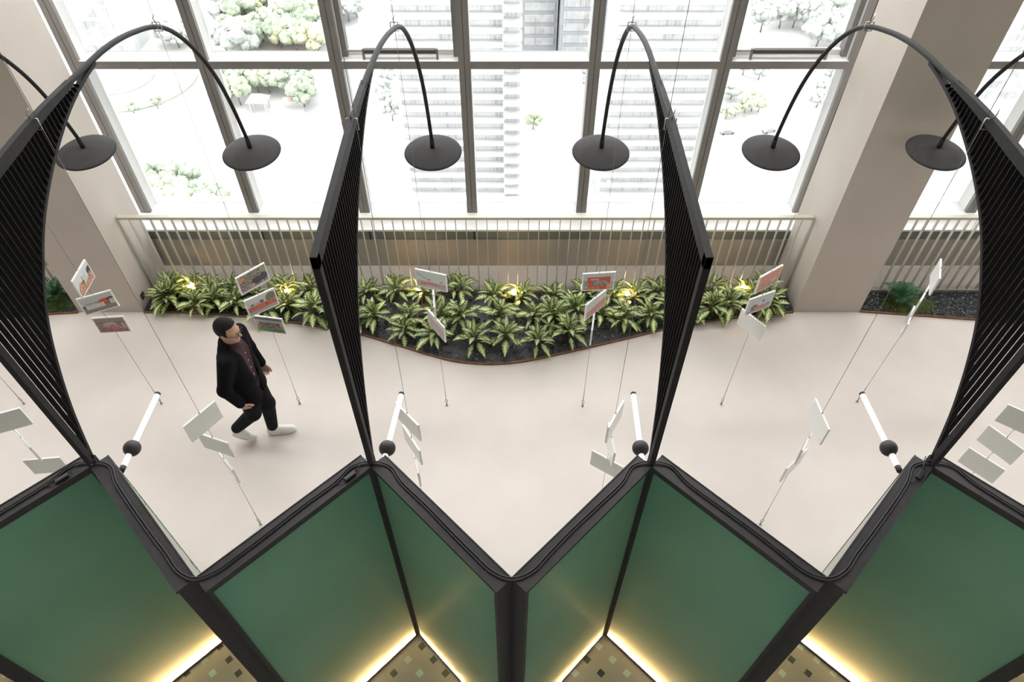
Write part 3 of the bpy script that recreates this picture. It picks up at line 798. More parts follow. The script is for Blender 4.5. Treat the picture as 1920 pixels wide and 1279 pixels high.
# ------------------------------------------------------------------ hanging photo cards
CW, CH, CT = .295, .207, .016
def picture(kind, seed):
    W, H = 66, 44
    r = np.random.RandomState(seed); im = np.zeros((H, W, 3))
    yy, xx = np.mgrid[0:H, 0:W]; v = yy / H; u = xx / W          # v from bottom
    def fill(mask, c): im[mask] = c
    def crowd(mask, pal, dens=1.0):
        pal = np.array(pal); idx = r.randint(0, len(pal), (H, W))
        keep = mask & (r.rand(H, W) < dens); im[keep] = pal[idx[keep]] * (.7 + .5 * r.rand(int(keep.sum()), 1))
    def blob(cx, cy, rx, ry, c): fill(((u - cx) / rx) ** 2 + ((v - cy) / ry) ** 2 < 1, c)
    sky = (.62, .65, .66); dark = (.05, .05, .06); red = (.62, .09, .05); org = (.70, .24, .10); skin = (.5, .33, .24); wht = (.7, .7, .68); gry = (.28, .27, .26); brn = (.17, .13, .11); grn = (.10, .16, .06)
    if kind == 0:
        fill(v >= 0, sky); fill((v < .75) & (abs(u - .42) < .03), gry); fill((v < .68) & (abs(u - .55) < .025), (.35, .38, .4)); fill((v < .8) & (abs(u - .62) < .012), gry)
        blob(.2, .38, .14, .22, org); blob(.36, .42, .1, .12, grn); blob(.92, .55, .16, .22, dark)
        crowd(v < .38 + .1 * np.sin(u * 9), [org, skin, dark, dark, wht, red, skin])
    elif kind == 1:
        fill(v >= 0, (.5, .52, .52)); fill(v < .34, (.24, .21, .18)); fill((v < .5) & (v > .34), (.10, .10, .09)); blob(.72, .55, .2, .16, red); blob(.9, .6, .12, .12, (.09, .05, .04))
        for i in range(9): blob(.12 + i * .065, .36, .026, .17, wht); blob(.12 + i * .065, .56, .016, .04, dark)
        for i in range(3): blob(.88 + i * .05, .42, .02, .18, wht)
    elif kind == 2:
        fill(v >= 0, brn); fill(v > .72, (.26, .22, .19)); blob(.55, .42, .16, .2, (.55, .14, .09)); blob(.7, .34, .14, .12, red); blob(.3, .5, .1, .14, org); blob(.48, .6, .2, .1, (.45, .42, .42)); blob(.88, .45, .07, .2, (.4, .4, .33))
        crowd((v < .6) & (v > .12), [dark, skin, wht, brn], .3); fill(v < .1, (.45, .08, .09)); blob(.85, .8, .1, .07, (.35, .2, .12))
    elif kind == 3:
        fill(v >= 0, dark); crowd(v >= 0, [dark, dark, brn, skin, gry, (.12, .10, .12), wht]); blob(.12, .78, .12, .12, org); blob(.3, .82, .1, .1, (.12, .3, .1)); blob(.9, .8, .12, .16, (.3, .36, .15))
        blob(.6, .35, .2, .2, dark); blob(.42, .2, .08, .1, skin); blob(.85, .4, .14, .22, (.06, .06, .07)); fill((v < .07), (.5, .48, .5))
    elif kind == 4:
        fill(v >= 0, (.58, .6, .61)); fill(v < .26, (.36, .35, .33)); blob(.85, .66, .2, .3, (.17, .18, .13)); blob(.5, .62, .08, .1, (.08, .12, .09)); blob(.16, .6, .07, .07, (.12, .2, .2)); blob(.36, .58, .12, .05, (.35, .42, .48))
        crowd((v > .2) & (v < .52), [red, org, red, dark, skin, red]); fill((v > .28) & (v < .46) & (abs(u - .46) < .13), (.75, .12, .07))
    elif kind == 5:
        fill(v >= 0, (.55, .58, .58)); fill(v > .86, (.22, .2, .18)); fill(v < .24, (.12, .34, .10)); blob(.08, .34, .07, .14, org); blob(.93, .36, .05, .14, (.6, .3, .12))
        crowd((v > .2) & (v < .66) & (abs(u - .5) < .38), [dark, dark, (.12, .1, .14), gry, wht, skin])
    elif kind == 6:
        fill(v >= 0, (.62, .68, .66)); fill(v < .42, (.55, .5, .5)); crowd((v > .12) & (v < .36), [(.6, .15, .17), (.62, .5, .5), (.35, .12, .14), wht], .9); fill((v > .16) & (v < .34) & (abs(u - .43) < .28), (.55, .12, .14)); crowd((v > .16) & (v < .28) & (abs(u - .43) < .28), [wht, (.5, .1, .1)], .5)
        fill(abs(v - (.85 - u * .9)) < .03, (.4, .3, .3)); blob(.43, .56, .03, .05, red); blob(.85, .52, .05, .03, red); crowd((v < .3) & (u > .75), [gry, wht, (.3, .3, .4)], .5)
    elif kind == 7:
        fill(v >= 0, (.45, .42, .42)); crowd((v < .7), [(.5, .28, .24), (.55, .42, .4), (.3, .25, .25)], .8); fill(v > .75, (.5, .52, .53))
    elif kind == 8:
        fill(v >= 0, (.5, .58, .62)); fill((v < .8) & (abs(u - .5) < .38), (.62, .08, .04)); fill((v < .6) & (u < .14), gry); crowd((v < .55) & (u < .16), [gry, wht, dark])
        crowd((v > .24) & (v < .58) & (abs(u - .54) < .25), [dark, gry, wht, skin, dark]); fill((v > .63) & (v < .69) & (abs(u - .36) < .13) & ((xx % 3) > 0), wht); blob(.83, .2, .05, .2, (.75, .35, .12)); crowd((v < .2) & (abs(u - .35) < .2), [org, red, skin], .6); fill((v < .5) & (u > .9), (.4, .45, .42))
    elif kind == 9:
        fill(v >= 0, (.55, .57, .56)); fill(v < .62 - .2 * (1 - u), (.55, .16, .12)); crowd(v < .45, [(.55, .16, .12), org, (.4, .38, .3), gry], .7); fill((v < .08), (.4, .3, .3))
    elif kind == 10:
        fill(v >= 0, (.68, .22, .12)); crowd((v > .6), [(.68, .22, .12), (.7, .4, .3), org], .5); crowd((v < .42), [gry, (.4, .4, .42), (.55, .2, .12), dark], .6); blob(.75, .38, .14, .16, (.42, .42, .43))
    else:
        fill(v >= 0, (.55, .58, .6)); blob(.28, .3, .14, .24, (.14, .13, .14)); blob(.62, .62, .05, .1, (.25, .15, .12)); blob(.55, .24, .28, .14, (.5, .2, .15)); blob(.85, .3, .1, .12, gry); fill(v < .12, (.35, .3, .3))
    return np.clip(im, 0, 1)

def print_mesh(kind, seed):
    W, H = 66, 44
    im = picture(kind, seed); m = .012
    xs = np.linspace(-CW / 2 + m, CW / 2 - m, W + 1); zs = np.linspace(-CH / 2 + m, CH / 2 - m, H + 1)
    vs = [(x, -CT / 2 - .0012, z) for z in zs for x in xs]
    fs = [(j * (W + 1) + i, j * (W + 1) + i + 1, (j + 1) * (W + 1) + i + 1, (j + 1) * (W + 1) + i) for j in range(H) for i in range(W)]
    me = bpy.data.meshes.new('photo_print'); me.from_pydata(vs, [], fs)
    ca = me.color_attributes.new('picture', 'FLOAT_COLOR', 'CORNER')
    cols = np.ones((H * W, 4, 4)); cols[:, :, :3] = im.reshape(-1, 1, 3)
    ca.data.foreach_set('color', cols.ravel().astype(np.float32))
    me.materials.append(M['print'])
    return me
bb = MB(); bb.box(-CW / 2, CW / 2, -CT / 2, CT / 2, -CH / 2, CH / 2); BLOCK = bb.mesh('acrylic_block'); BLOCK.materials.append(M['acrylic'])
bb = MB(); bb.tube([(0, 0, CH / 2), (0, 0, CH / 2 + .012)], .004, 8); bb.tube([(0, 0, -CH / 2 - .012), (0, 0, -CH / 2)], .004, 8); GRIP = bb.mesh('wire_grip'); GRIP.materials.append(M['steel'])
PRINTS = {}
def card(x, y, z, yaw, kind, label, group):
    t = thing('photo_card', (x, y, z), label, 'photo card', group); t.rotation_euler = (0, 0, math.radians(yaw))
    o = link('acrylic_block', BLOCK, None, t); m = o.modifiers.new('bevel', 'BEVEL'); m.width = .002; m.segments = 2
    if kind not in PRINTS: PRINTS[kind] = print_mesh(kind, 40 + kind)
    link('photo_print', PRINTS[kind], None, t)
    link('wire_grip', GRIP, None, t)
GA = 'photo cards on the window-side wires'; GB = 'photo cards on the partition-side wires'
ZA = (1.825, 1.532, 1.24); ZB = (1.665, 1.345, 1.04)
def wx(i, z):
    x, y = WA[i]; f = z / 4.055
    return x + (WX[i] + .01 - x) * f * .35, y + (4.62 - y) * f * .35
CARDS_A = [
 (1, 0, 92, 0, 'city crowd photo on an acrylic card turned sideways, topmost card before the left column'),
 (1, 1, 25.2, 1, 'photo card of white-clad people and a red tent, middle card before the left column'),
 (1, 2, 4.9, 2, 'photo card of red jackets around a table, lowest card before the left column'),
 (2, 0, 46.3, 3, 'photo card of a dense dark crowd, topmost of the three above the walking man'),
 (2, 1, 37.7, 4, 'photo card of a red-clad row of people, middle of three above the man'),
 (2, 2, -9.5, 5, 'photo card of a group on a green lawn, lowest of the three beside the man'),
 (3, 0, -17.1, 6, 'pale photo card with a red crowd strip, topmost of three left of the bed middle'),
 (3, 1, 97, 7, 'photo card seen edge-on, middle of three left of the bed middle'),
 (3, 2, -54.7, 7, 'tilted white-framed photo card, lowest of three left of bed middle'),
 (4, 0, 5.1, 8, 'photo card with a big red banner, topmost of three right of the bed middle'),
 (4, 1, 45.8, 9, 'slanting photo card in red and pale grey, middle of three right of the bed middle'),
 (4, 2, 80, 7, 'photo card seen edge-on, lowest of three right of the bed middle'),
 (5, 0, 34.1, 10, 'orange red photo card, topmost of three left of the right column'),
 (5, 1, 24.2, 11, 'pale photo card with seated figures, middle of three left of the right column'),
 (5, 2, 124.5, 5, 'white card back with no picture showing, lowest of three left of the right column'),
 (6, 0, 65.2, 3, 'white card back, topmost on the wire before the fern bed'),
 (6, 1, 51.5, 4, 'white card seen edge-on, middle on the wire before the fern bed'),
 (6, 2, 57, 2, 'white card nearly edge-on, lowest on the wire before the fern bed')]
for w, lv, yaw, kd, lab in CARDS_A:
    x, y = wx(w, ZA[lv]); card(x, y, ZA[lv], yaw, kd, lab, GA)
CARDS_B = [
 (-5, 0, 22, 4, 'frosted white card at the left frame edge, topmost on its wire'), (-5, 1, 140, 2, 'white card seen edge-on at the left frame edge, middle on its wire'), (-5, 2, 6, 5, 'frosted white card beside the left cable tangle, lowest on its wire'),
 (-3, 0, 55.8, 0, 'white card back left of the man\'s trailing foot, topmost of three'), (-3, 1, -19.7, 1, 'white card back below the man\'s trailing foot, middle of three'), (-3, 2, -47, 3, 'white card nearly edge-on, lowest of three below the man'),
 (-1, 0, -47.7, 6, 'white card partly behind the glowing tube left of centre, topmost of three'), (-1, 1, -57.6, 7, 'slanting white card right of the ball lamp left of centre, middle of three'), (-1, 2, -74, 8, 'white card seen edge-on right of the ball lamp left of centre, lowest of three'),
 (1, 0, 60.7, 9, 'slanting white card left of the glowing tube right of centre, topmost of three'), (1, 1, -86, 10, 'narrow white card left of the ball lamp right of centre, middle of three'), (1, 2, -34, 11, 'wide white card left of the ball lamp right of centre, lowest of three'),
 (3, 0, -86.7, 0, 'white card standing on edge left of the rightmost tube lamp, topmost of three'), (3, 1, 55, 1, 'white card seen edge-on left of the rightmost tube lamp, middle of three'), (3, 2, 41, 2, 'white card nearly edge-on left of the rightmost tube lamp, lowest of three'),
 (5, 0, -37, 3, 'frosted white card at the right frame edge, topmost of three'), (5, 1, -56.1, 4, 'frosted white card at the right frame edge with a warm reflection, middle of three'), (5, 2, -48.3, 5, 'frosted white card at the right frame edge, lowest of three above the partition')]
for k, lv, yaw, kd, lab in CARDS_B:
    z = ZB[lv]; card(WB[k] + (k * PK - WB[k]) * z / 4.2, 3.11, z, yaw + 180, kd, lab, GB)

# ------------------------------------------------------------------ the walking man
def lerp(a, b, t): return a + (b - a) * t
class SDF:
    def __init__(s, lo, hi, h):
        s.lo = np.array(lo, float); s.h = h
        s.n = np.ceil((np.array(hi) - s.lo) / h).astype(int) + 1
        s.F = np.full(s.n, 1.0, np.float32)
    def _win(s, lo, hi):
        a = np.clip(np.floor((np.array(lo) - s.lo) / s.h).astype(int), 0, s.n - 1); c = np.clip(np.ceil((np.array(hi) - s.lo) / s.h).astype(int) + 1, 1, s.n)
        g = [s.lo[i] + s.h * np.arange(a[i], c[i]) for i in range(3)]
        return tuple(slice(a[i], c[i]) for i in range(3)), np.meshgrid(*g, indexing='ij', sparse=True)
    def _mix(s, sl, d, k, sub=False):
        f = s.F[sl]
        if sub: s.F[sl] = np.maximum(f, -d); return
        if k > 0:
            h = np.maximum(k - np.abs(f - d), 0) / k; s.F[sl] = np.minimum(f, d) - h * h * k * .25
        else: s.F[sl] = np.minimum(f, d)
    def cap(s, a, b, r1, r2, k=.02, sub=False):
        a = np.array(a, float); b = np.array(b, float); m = max(r1, r2) + k + .04
        sl, (x, y, z) = s._win(np.minimum(a, b) - m, np.maximum(a, b) + m)
        ab = b - a; t = np.clip(((x - a[0]) * ab[0] + (y - a[1]) * ab[1] + (z - a[2]) * ab[2]) / max(1e-9, ab @ ab), 0, 1)
        d = np.sqrt((x - a[0] - ab[0] * t) ** 2 + (y - a[1] - ab[1] * t) ** 2 + (z - a[2] - ab[2] * t) ** 2) - (r1 + (r2 - r1) * t)
        s._mix(sl, d, k, sub)
    def ell(s, c, r, k=.02, rot=None, sub=False):
        c = np.array(c, float); r = np.array(r, float); m = r.max() + k + .04
        sl, (x, y, z) = s._win(c - m, c + m)
        x = x - c[0]; y = y - c[1]; z = z - c[2]
        if rot is not None:
            x, y, z = (rot[0, 0] * x + rot[1, 0] * y + rot[2, 0] * z, rot[0, 1] * x + rot[1, 1] * y + rot[2, 1] * z, rot[0, 2] * x + rot[1, 2] * y + rot[2, 2] * z)
        q = np.sqrt((x / r[0]) ** 2 + (y / r[1]) ** 2 + (z / r[2]) ** 2); g = np.sqrt((x / r[0] ** 2) ** 2 + (y / r[1] ** 2) ** 2 + (z / r[2] ** 2) ** 2)
        s._mix(sl, q * (q - 1) / np.maximum(g, 1e-6), k, sub)
    def cut(s, fn):
        g = np.meshgrid(*[s.lo[i] + s.h * np.arange(s.n[i]) for i in range(3)], indexing='ij', sparse=True)
        s.F = np.maximum(s.F, fn(*g)).astype(np.float32)
    def mesh(s, name, off):
        F = s.F; nx, ny, nz = F.shape; I = F < 0
        C = [(i, j, k) for i in (0, 1) for j in (0, 1) for k in (0, 1)]
        sh = lambda A, i, j, k: A[i:nx - 1 + i, j:ny - 1 + j, k:nz - 1 + k]
        cnt = sum(sh(I, *c).astype(np.int8) for c in C)
        act = (cnt > 0) & (cnt < 8)
        idx = np.full(act.shape, -1, np.int64); cells = np.argwhere(act); idx[act] = np.arange(len(cells))
        acc = np.zeros((len(cells), 3)); num = np.zeros(len(cells))
        for i0 in range(8):
            for ax in range(3):
                c = C[i0]
                if c[ax]: continue
                d = list(c); d[ax] = 1
                fa = F[cells[:, 0] + c[0], cells[:, 1] + c[1], cells[:, 2] + c[2]]; fb = F[cells[:, 0] + d[0], cells[:, 1] + d[1], cells[:, 2] + d[2]]
                m = (fa < 0) != (fb < 0)
                t = np.where(m, fa / np.where(fa == fb, 1, fa - fb), 0)
                p = np.tile(np.array(c, float), (len(cells), 1)); p[:, ax] = t
                acc[m] += p[m]; num[m] += 1
        V = s.lo + s.h * (cells + acc / num[:, None]) - np.array(off)
        Q = []
        for ax in range(3):
            a, b2 = [(1, 2), (2, 0), (0, 1)][ax]
            A = np.moveaxis(I, ax, 0); m = A[:-1] != A[1:]
            m = np.moveaxis(m, 0, ax)
            e = np.argwhere(m)
            ok = (e[:, a] > 0) & (e[:, b2] > 0) & (e[:, a] < F.shape[a] - 1) & (e[:, b2] < F.shape[b2] - 1); e = e[ok]
            ua = np.zeros(3, int); ua[a] = 1; ub = np.zeros(3, int); ub[b2] = 1
            q = [idx[tuple((e - o).T)] for o in (ua + ub, ub, 0 * ua, ua)]
            q = np.stack(q, 1); fl = ~I[tuple(e.T)]
            q[fl] = q[fl][:, ::-1]; Q.append(q)
        Q = np.concatenate(Q)
        me = bpy.data.meshes.new(name); me.from_pydata(V.tolist(), [], Q.tolist())
        me.polygons.foreach_set('use_smooth', [True] * len(me.polygons)); me.update()
        return me

M['skin'] = noisy('skin', (.46, .27, .19), (.52, .31, .22), 9, .5)
M['hair'] = noisy('black_hair', (.005, .0045, .004), (.011, .010, .010), 60, .7, .6, 260, spec=.2)
M['jacket'] = noisy('black_jacket', (.006, .006, .007), (.009, .008, .010), 30, .9, .2, 300, spec=.1)
M['shirt'] = noisy('maroon_shirt', (.032, .009, .012), (.045, .013, .017), 40, .8)
M['trousers'] = noisy('black_trousers', (.008, .009, .012), (.013, .014, .018), 30, .85, .2, 60, spec=.12)
M['shoe'] = noisy('white_leather', (.76, .75, .72), (.82, .81, .78), 20, .45)
M['lash'] = mat('black_plastic', (.01, .01, .01), .3)
M['toggle'] = mat('pale_toggle', (.45, .38, .36), .5)

def walking_man():
    PB = (-2.50, 4.10, 0)
    t = thing('person', PB, 'man in black jacket, maroon shirt and white trainers walking to the right', 'person')
    HR = Matrix.Rotation(math.radians(-12), 3, 'Z') @ Matrix.Rotation(math.radians(6), 3, 'Y')
    HC = Vector((-2.465, 4.09, 1.645)); HN = np.array(HR)
    hp = lambda x, y, z: HC + HR @ Vector((x, y, z))
    J = dict(sR=(-2.50, 3.905, 1.42), eR=(-2.58, 3.835, 1.13), wR=(-2.51, 3.86, .895), sL=(-2.49, 4.295, 1.42), eL=(-2.50, 4.365, 1.13), wL=(-2.44, 4.36, .895),
             hR=(-2.50, 4.02, .92), hL=(-2.50, 4.18, .92), kL=(-2.44, 4.17, .50), aL=(-2.49, 4.17, .10), kR=(-2.54, 4.03, .52), aR=(-2.795, 4.05, .235))
    S = SDF((-2.96, 3.70, -.02), (-2.14, 4.50, 1.80), .0058)
    # trunk, neck and limbs
    for sd in (-1, 1):
        S.cap((-2.50, 4.10 + sd * .075, 1.34), (-2.50, 4.10 + sd * .06, 1.02), .082, .075, .05)
    S.cap((-2.50, 4.10, 1.0), (-2.50, 4.10, .93), .085, .085, .05)
    S.cap((-2.50, 4.02, 1.405), (-2.50, 4.18, 1.405), .048, .048, .04)
    S.cap((-2.495, 4.10, 1.44), hp(-.015, 0, -.06), .056, .050, .04)
    for a, b2, c in (('sR', 'eR', 'wR'), ('sL', 'eL', 'wL')):
        S.cap(J[a], J[b2], .050, .038, .04); S.cap(J[b2], J[c], .038, .026, .02)
    for a, b2, c in (('hR', 'kR', 'aR'), ('hL', 'kL', 'aL')):
        S.cap(J[a], J[b2], .072, .050, .03); S.cap(J[b2], J[c], .052, .036, .03)
    S.cap((-2.50, 4.17, .06), (-2.32, 4.19, .04), .036, .028, .02)
    S.cap((-2.80, 4.05, .19), (-2.72, 4.06, .06), .036, .028, .02)
    # head
    S.ell(hp(-.008, 0, .022), (.098, .077, .105), .01, HN)
    S.ell(hp(.026, 0, -.052), (.066, .056, .072), .035, HN)
    S.ell(hp(.066, 0, -.098), (.024, .026, .020), .03, HN)
    S.cap(hp(.088, 0, .012), hp(.114, 0, -.026), .008, .013, .016); S.ell(hp(.100, .011, -.031), (.010, .008, .007), .008, HN); S.ell(hp(.100, -.011, -.031), (.010, .008, .007), .008, HN)
    for sd in (-1, 1):
        S.ell(hp(.088, sd * .031, .006), (.014, .016, .010), 0, HN, True)
        S.cap(hp(.088, sd * .014, .024), hp(.078, sd * .048, .022), .008, .007, .012)
        S.ell(hp(-.004, sd * .079, -.008), (.022, .010, .032), .008, HN)
        S.ell(hp(.066, sd * .042, -.022), (.022, .020, .018), .02, HN)
    S.cap(hp(.086, -.018, -.060), hp(.086, .018, -.060), .008, .008, .008); S.cap(hp(.084, -.015, -.071), hp(.084, .015, -.071), .008, .008, .008)
    # hands
    def hand(w, d, sp, pn):
        w = Vector(w); d = Vector(d).normalized(); sp = Vector(sp); sp = (sp - d * sp.dot(d)).normalized(); pn = Vector(pn); pn = (pn - d * pn.dot(d) - sp * pn.dot(sp)).normalized()
        for o in (-.027, -.009, .009, .027):
            S.cap(w + sp * o * .6 + d * .01, w + d * .078 + sp * o, .015, .0125, .012)
        for o, L, cv in ((.030, .070, .55), (.010, .079, .62), (-.010, .074, .70), (-.030, .058, .78)):
            p = w + d * .082 + sp * o; a = .25
            for q, f in enumerate((.45, .30, .25)):
                a += cv if q else cv * .6
                e = p + (d * math.cos(a) + pn * math.sin(a) + sp * o * .6) * L * f
                S.cap(p, e, .0088 - q * .0008, .0080 - q * .0008, .003); p = e
        p = w + d * .028 + sp * .026
        for L, a in ((.036, .75), (.028, .45), (.024, .15)):
            e = p + (d * math.cos(a) + sp * math.sin(a) + pn * .35).normalized() * L
            S.cap(p, e, .0115, .0100, .006); p = e
    hand(J['wR'], (.28, .12, -.95), (1, 0, .2), (0, 1, 0)); hand(J['wL'], (.25, -.08, -.96), (1, 0, .2), (0, -1, 0))
    bd = link('body', S.mesh('body', PB), M['skin'], t)
    # hair: a cap over the skull, open at the face
    H = SDF(tuple(HC - Vector((.15, .13, .14))), tuple(HC + Vector((.15, .13, .17))), .005)
    H.ell(hp(-.014, 0, .030), (.107, .086, .112), 0, HN)
    Hi = np.array(HR.inverted()); hc = np.array(HC)
    def hcut(x, y, z):
        lx = Hi[0, 0] * (x - hc[0]) + Hi[0, 1] * (y - hc[1]) + Hi[0, 2] * (z - hc[2]); lz = Hi[2, 0] * (x - hc[0]) + Hi[2, 1] * (y - hc[1]) + Hi[2, 2] * (z - hc[2])
        face = np.minimum(lx - .030, .080 - lz + (lx - .05) * .4)      # in front of the ear and below the hairline
        return np.maximum(np.maximum(face, (-.035 - lz) + np.maximum(lx + .06, 0) * .6 - .03), -1)
    H.cut(hcut)
    link('hair', H.mesh('hair', PB), M['hair'], t)
    for sd in (-1, 1):
        b = MB(); b.sphere(tuple(hp(.078, sd * .031, .006)), .0125, 14, 10); part('eye', b, M['toggle'], t)
    b = MB()
    for sd in (-1, 1):
        c = [hp(.106, sd * .033 + .026 * math.cos(a), .004 + .018 * math.sin(a)) for a in [i * PI / 8 for i in range(17)]]
        b.tube(c, .0022, 6, False); b.tube([hp(.104, sd * .060, .010), hp(.05, sd * .080, .010), hp(-.01, sd * .088, .006)], .0022, 6)
    b.tube([hp(.107, -.008, .008), hp(.109, 0, .011), hp(.107, .008, .008)], .0022, 6)
    part('glasses', b, M['lash'], t)
    # jacket with open front
    K = SDF((-2.78, 3.72, .74), (-2.28, 4.48, 1.56), .0075)
    for sd in (-1, 1):
        K.cap((-2.505, 4.10 + sd * .085, 1.36), (-2.50, 4.10 + sd * .075, 1.06), .118, .112, .07)
        K.cap((-2.50, 4.10 + sd * .075, 1.06), (-2.49, 4.10 + sd * .085, .74), .112, .125, .06)
    K.cap((-2.50, 4.00, 1.435), (-2.50, 4.20, 1.435), .066, .066, .06)
    K.cap((-2.53, 4.04, 1.475), (-2.53, 4.16, 1.475), .056, .056, .04); K.cap((-2.55, 4.10, 1.47), (-2.545, 4.10, 1.505), .05, .045, .03)
    K.cut(lambda x, y, z: np.minimum(np.abs(y - 4.095) * -1 + .022 + .060 * np.clip((z - .80) / .62, 0, 1.2), (x + 2.465)))
    for a, b2, c in (('sR', 'eR', 'wR'), ('sL', 'eL', 'wL')):
        K.cap(J[a], J[b2], .074, .060, .05); K.cap(J[b2], tuple(lerp(Vector(J[b2]), Vector(J[c]), .97)), .060, .046, .03)
    K.cut(lambda x, y, z: (.79 + .02 * np.sin(y * 30) - z) + 0 * x)
    # neck hole
    K.cap((-2.495, 4.10, 1.44), (-2.47, 4.10, 1.62), .060, .066, 0, True)
    link('jacket', K.mesh('jacket', PB), M['jacket'], t)
    Q = SDF((-2.68, 3.90, .82), (-2.32, 4.30, 1.54), .0075)
    for sd in (-1, 1):
        Q.cap((-2.497, 4.10 + sd * .075, 1.34), (-2.495, 4.10 + sd * .065, .90), .108, .100, .06)
    Q.cap((-2.495, 4.05, 1.41), (-2.495, 4.15, 1.41), .075, .075, .06); Q.cap((-2.495, 4.10, 1.42), (-2.478, 4.10, 1.515), .085, .066, .03)
    Q.cap((-2.49, 4.10, 1.45), (-2.465, 4.10, 1.64), .052, .056, 0, True)
    Q.cut(lambda x, y, z: .84 - z + 0 * x + 0 * y); Q.cut(lambda x, y, z: z - 1.515 + (x + 2.47) * .5 + 0 * y)
    sh = link('shirt', Q.mesh('shirt', PB), M['shirt'], t)
    for z, xo in ((1.36, 0), (1.26, -.001), (1.16, -.003), (1.06, -.005)):
        b = MB(); b.sphere((-2.391 + xo, 4.085, z), .0085, 14, 8, (.5, 1, 1)); part('button', b, M['toggle'], sh)
    T = SDF((-2.92, 3.86, .04), (-2.30, 4.34, 1.08), .0075)
    T.cap((-2.50, 4.05, .97), (-2.50, 4.15, .97), .108, .108, .05)
    for a, b2, c in (('hR', 'kR', 'aR'), ('hL', 'kL', 'aL')):
        T.cap(J[a], J[b2], .104, .074, .05); T.cap(J[b2], tuple(lerp(Vector(J[b2]), Vector(J[c]), .96)), .074, .056, .03)
    T.cut(lambda x, y, z: z - 1.04 + 0 * x + 0 * y)
    link('trousers', T.mesh('trousers', PB), M['trousers'], t)
    # trainers
    def shoe(heel, toe, tilt_heel):
        h = Vector(heel); e = Vector(toe); d = (e - h); L = d.length; d.normalize(); up = Vector((0, 0, 1)); s = d.cross(up).normalized(); up = s.cross(d)
        G = SDF(tuple(Vector([min(h[i], e[i]) for i in range(3)]) - Vector((.1, .1, .1))), tuple(Vector([max(h[i], e[i]) for i in range(3)]) + Vector((.1, .1, .14))), .0055)
        G.cap(h + d * .035 + up * .045, h + d * .10 + up * .05, .040, .040, .03); G.cap(h + d * .10 + up * .05, e - d * .045 + up * .034, .043, .036, .03)
        G.cap(h + d * .17 + up * .036 + s * .012, e - d * .05 + up * .03 + s * .008, .036, .033, .02)
        G.cap(h + d * .05 + up * .05, h + d * .055 + up * .095, .040, .042, .03)
        hv = np.array(h); uv = np.array(up)
        G.cut(lambda x, y, z: -((x - hv[0]) * uv[0] + (y - hv[1]) * uv[1] + (z - hv[2]) * uv[2]))
        o = link('shoe', G.mesh('shoe', PB), M['shoe'], t)
        b = MB(); pts = []
        for q in range(24):
            a = 2 * PI * q / 24; u = .5 + .5 * math.cos(a); w = .046 * (abs(math.sin(a)) ** .6) * (1 if math.sin(a) > 0 else -1)
            pts.append(h + d * (L * u) * .985 + s * w)
        b.add([tuple(p - up * .001) for p in pts] + [tuple(p + up * .02) for p in pts], [tuple(range(24)), tuple(range(47, 23, -1))] + [(i, 24 + i, 24 + (i + 1) % 24, (i + 1) % 24) for i in range(24)])
        part('sole', b, M['shoe'], o)
        b = MB()
        for q in range(4):
            c = h + d * (.115 + q * .028) + up * (.088 - q * .0075)
            b.tube([c - s * .022, c + up * .004, c + s * .022], .003, 5)
        part('laces', b, M['shoe'], o)
    shoe((-2.555, 4.16, .002), (-2.262, 4.20, .002), 0)
    shoe((-2.862, 4.045, .155), (-2.665, 4.075, .004), 0)
walking_man()

# ------------------------------------------------------------------ the city far below the windows
GZ = -107.0
M['plaza'] = noisy('plaza_paving', (.44, .43, .42), (.50, .49, .48), .03, .9)
M['fac_white'] = noisy('facade_white', (.40, .40, .395), (.44, .44, .435), .3, .7)
M['fac_grey'] = noisy('facade_grey', (.20, .21, .225), (.24, .25, .26), .3, .6)
M['lawn'] = noisy('lawn', (.25, .27, .22), (.30, .32, .27), .25, .95)
M['redpave'] = noisy('red_paving', (.40, .34, .315), (.44, .38, .35), .4, .9)
M['road'] = noisy('road_asphalt', (.32, .32, .32), (.36, .36, .36), .2, .9)
M['carpaint'] = noisy('car_paint', (.20, .20, .21), (.26, .26, .27), 1, .4)
M['redcloth'] = noisy('red_canopy', (.48, .33, .31), (.52, .37, .35), 1, .8)
def win_mat():
    m = mat('window_band', (.2, .21, .22), .3); N, L, b_ = nodes(m)
    tc = N.new('ShaderNodeTexCoord'); mp = N.new('ShaderNodeMapping'); mp.inputs['Scale'].default_value = (.55, .01, .33); L.new(tc.outputs['Object'], mp.inputs[0])
    br = N.new('ShaderNodeTexBrick'); br.offset = 0; br.inputs['Scale'].default_value = 1; br.inputs['Mortar Size'].default_value = .03; br.inputs['Brick Width'].default_value = .5; br.inputs['Row Height'].default_value = 4
    br.inputs['Color1'].default_value = (.20, .205, .205, 1); br.inputs['Color2'].default_value = (.29, .29, .288, 1); br.inputs['Mortar'].default_value = (.38, .38, .375, 1)
    L.new(mp.outputs[0], br.inputs['Vector'])
    nz = N.new('ShaderNodeTexNoise'); nz.inputs['Scale'].default_value = .28; nz.inputs['Detail'].default_value = 3; L.new(tc.outputs['Object'], nz.inputs['Vector'])
    mx = N.new('ShaderNodeMix'); mx.data_type = 'RGBA'
    cr = N.new('ShaderNodeValToRGB'); cr.color_ramp.elements[0].position = .42; cr.color_ramp.elements[1].position = .62; L.new(nz.outputs['Fac'], cr.inputs[0])
    L.new(cr.outputs[0], mx.inputs['Factor']); mx.inputs['B'].default_value = (.33, .33, .325, 1)
    L.new(br.outputs[0], mx.inputs['A']); L.new(mx.outputs['Result'], b_.inputs['Base Color'])
    return m
M['winband'] = win_mat()
b = MB(); b.box(-420, 420, 30, 640, GZ - 1, GZ)
struct('ground', b, M['plaza'])

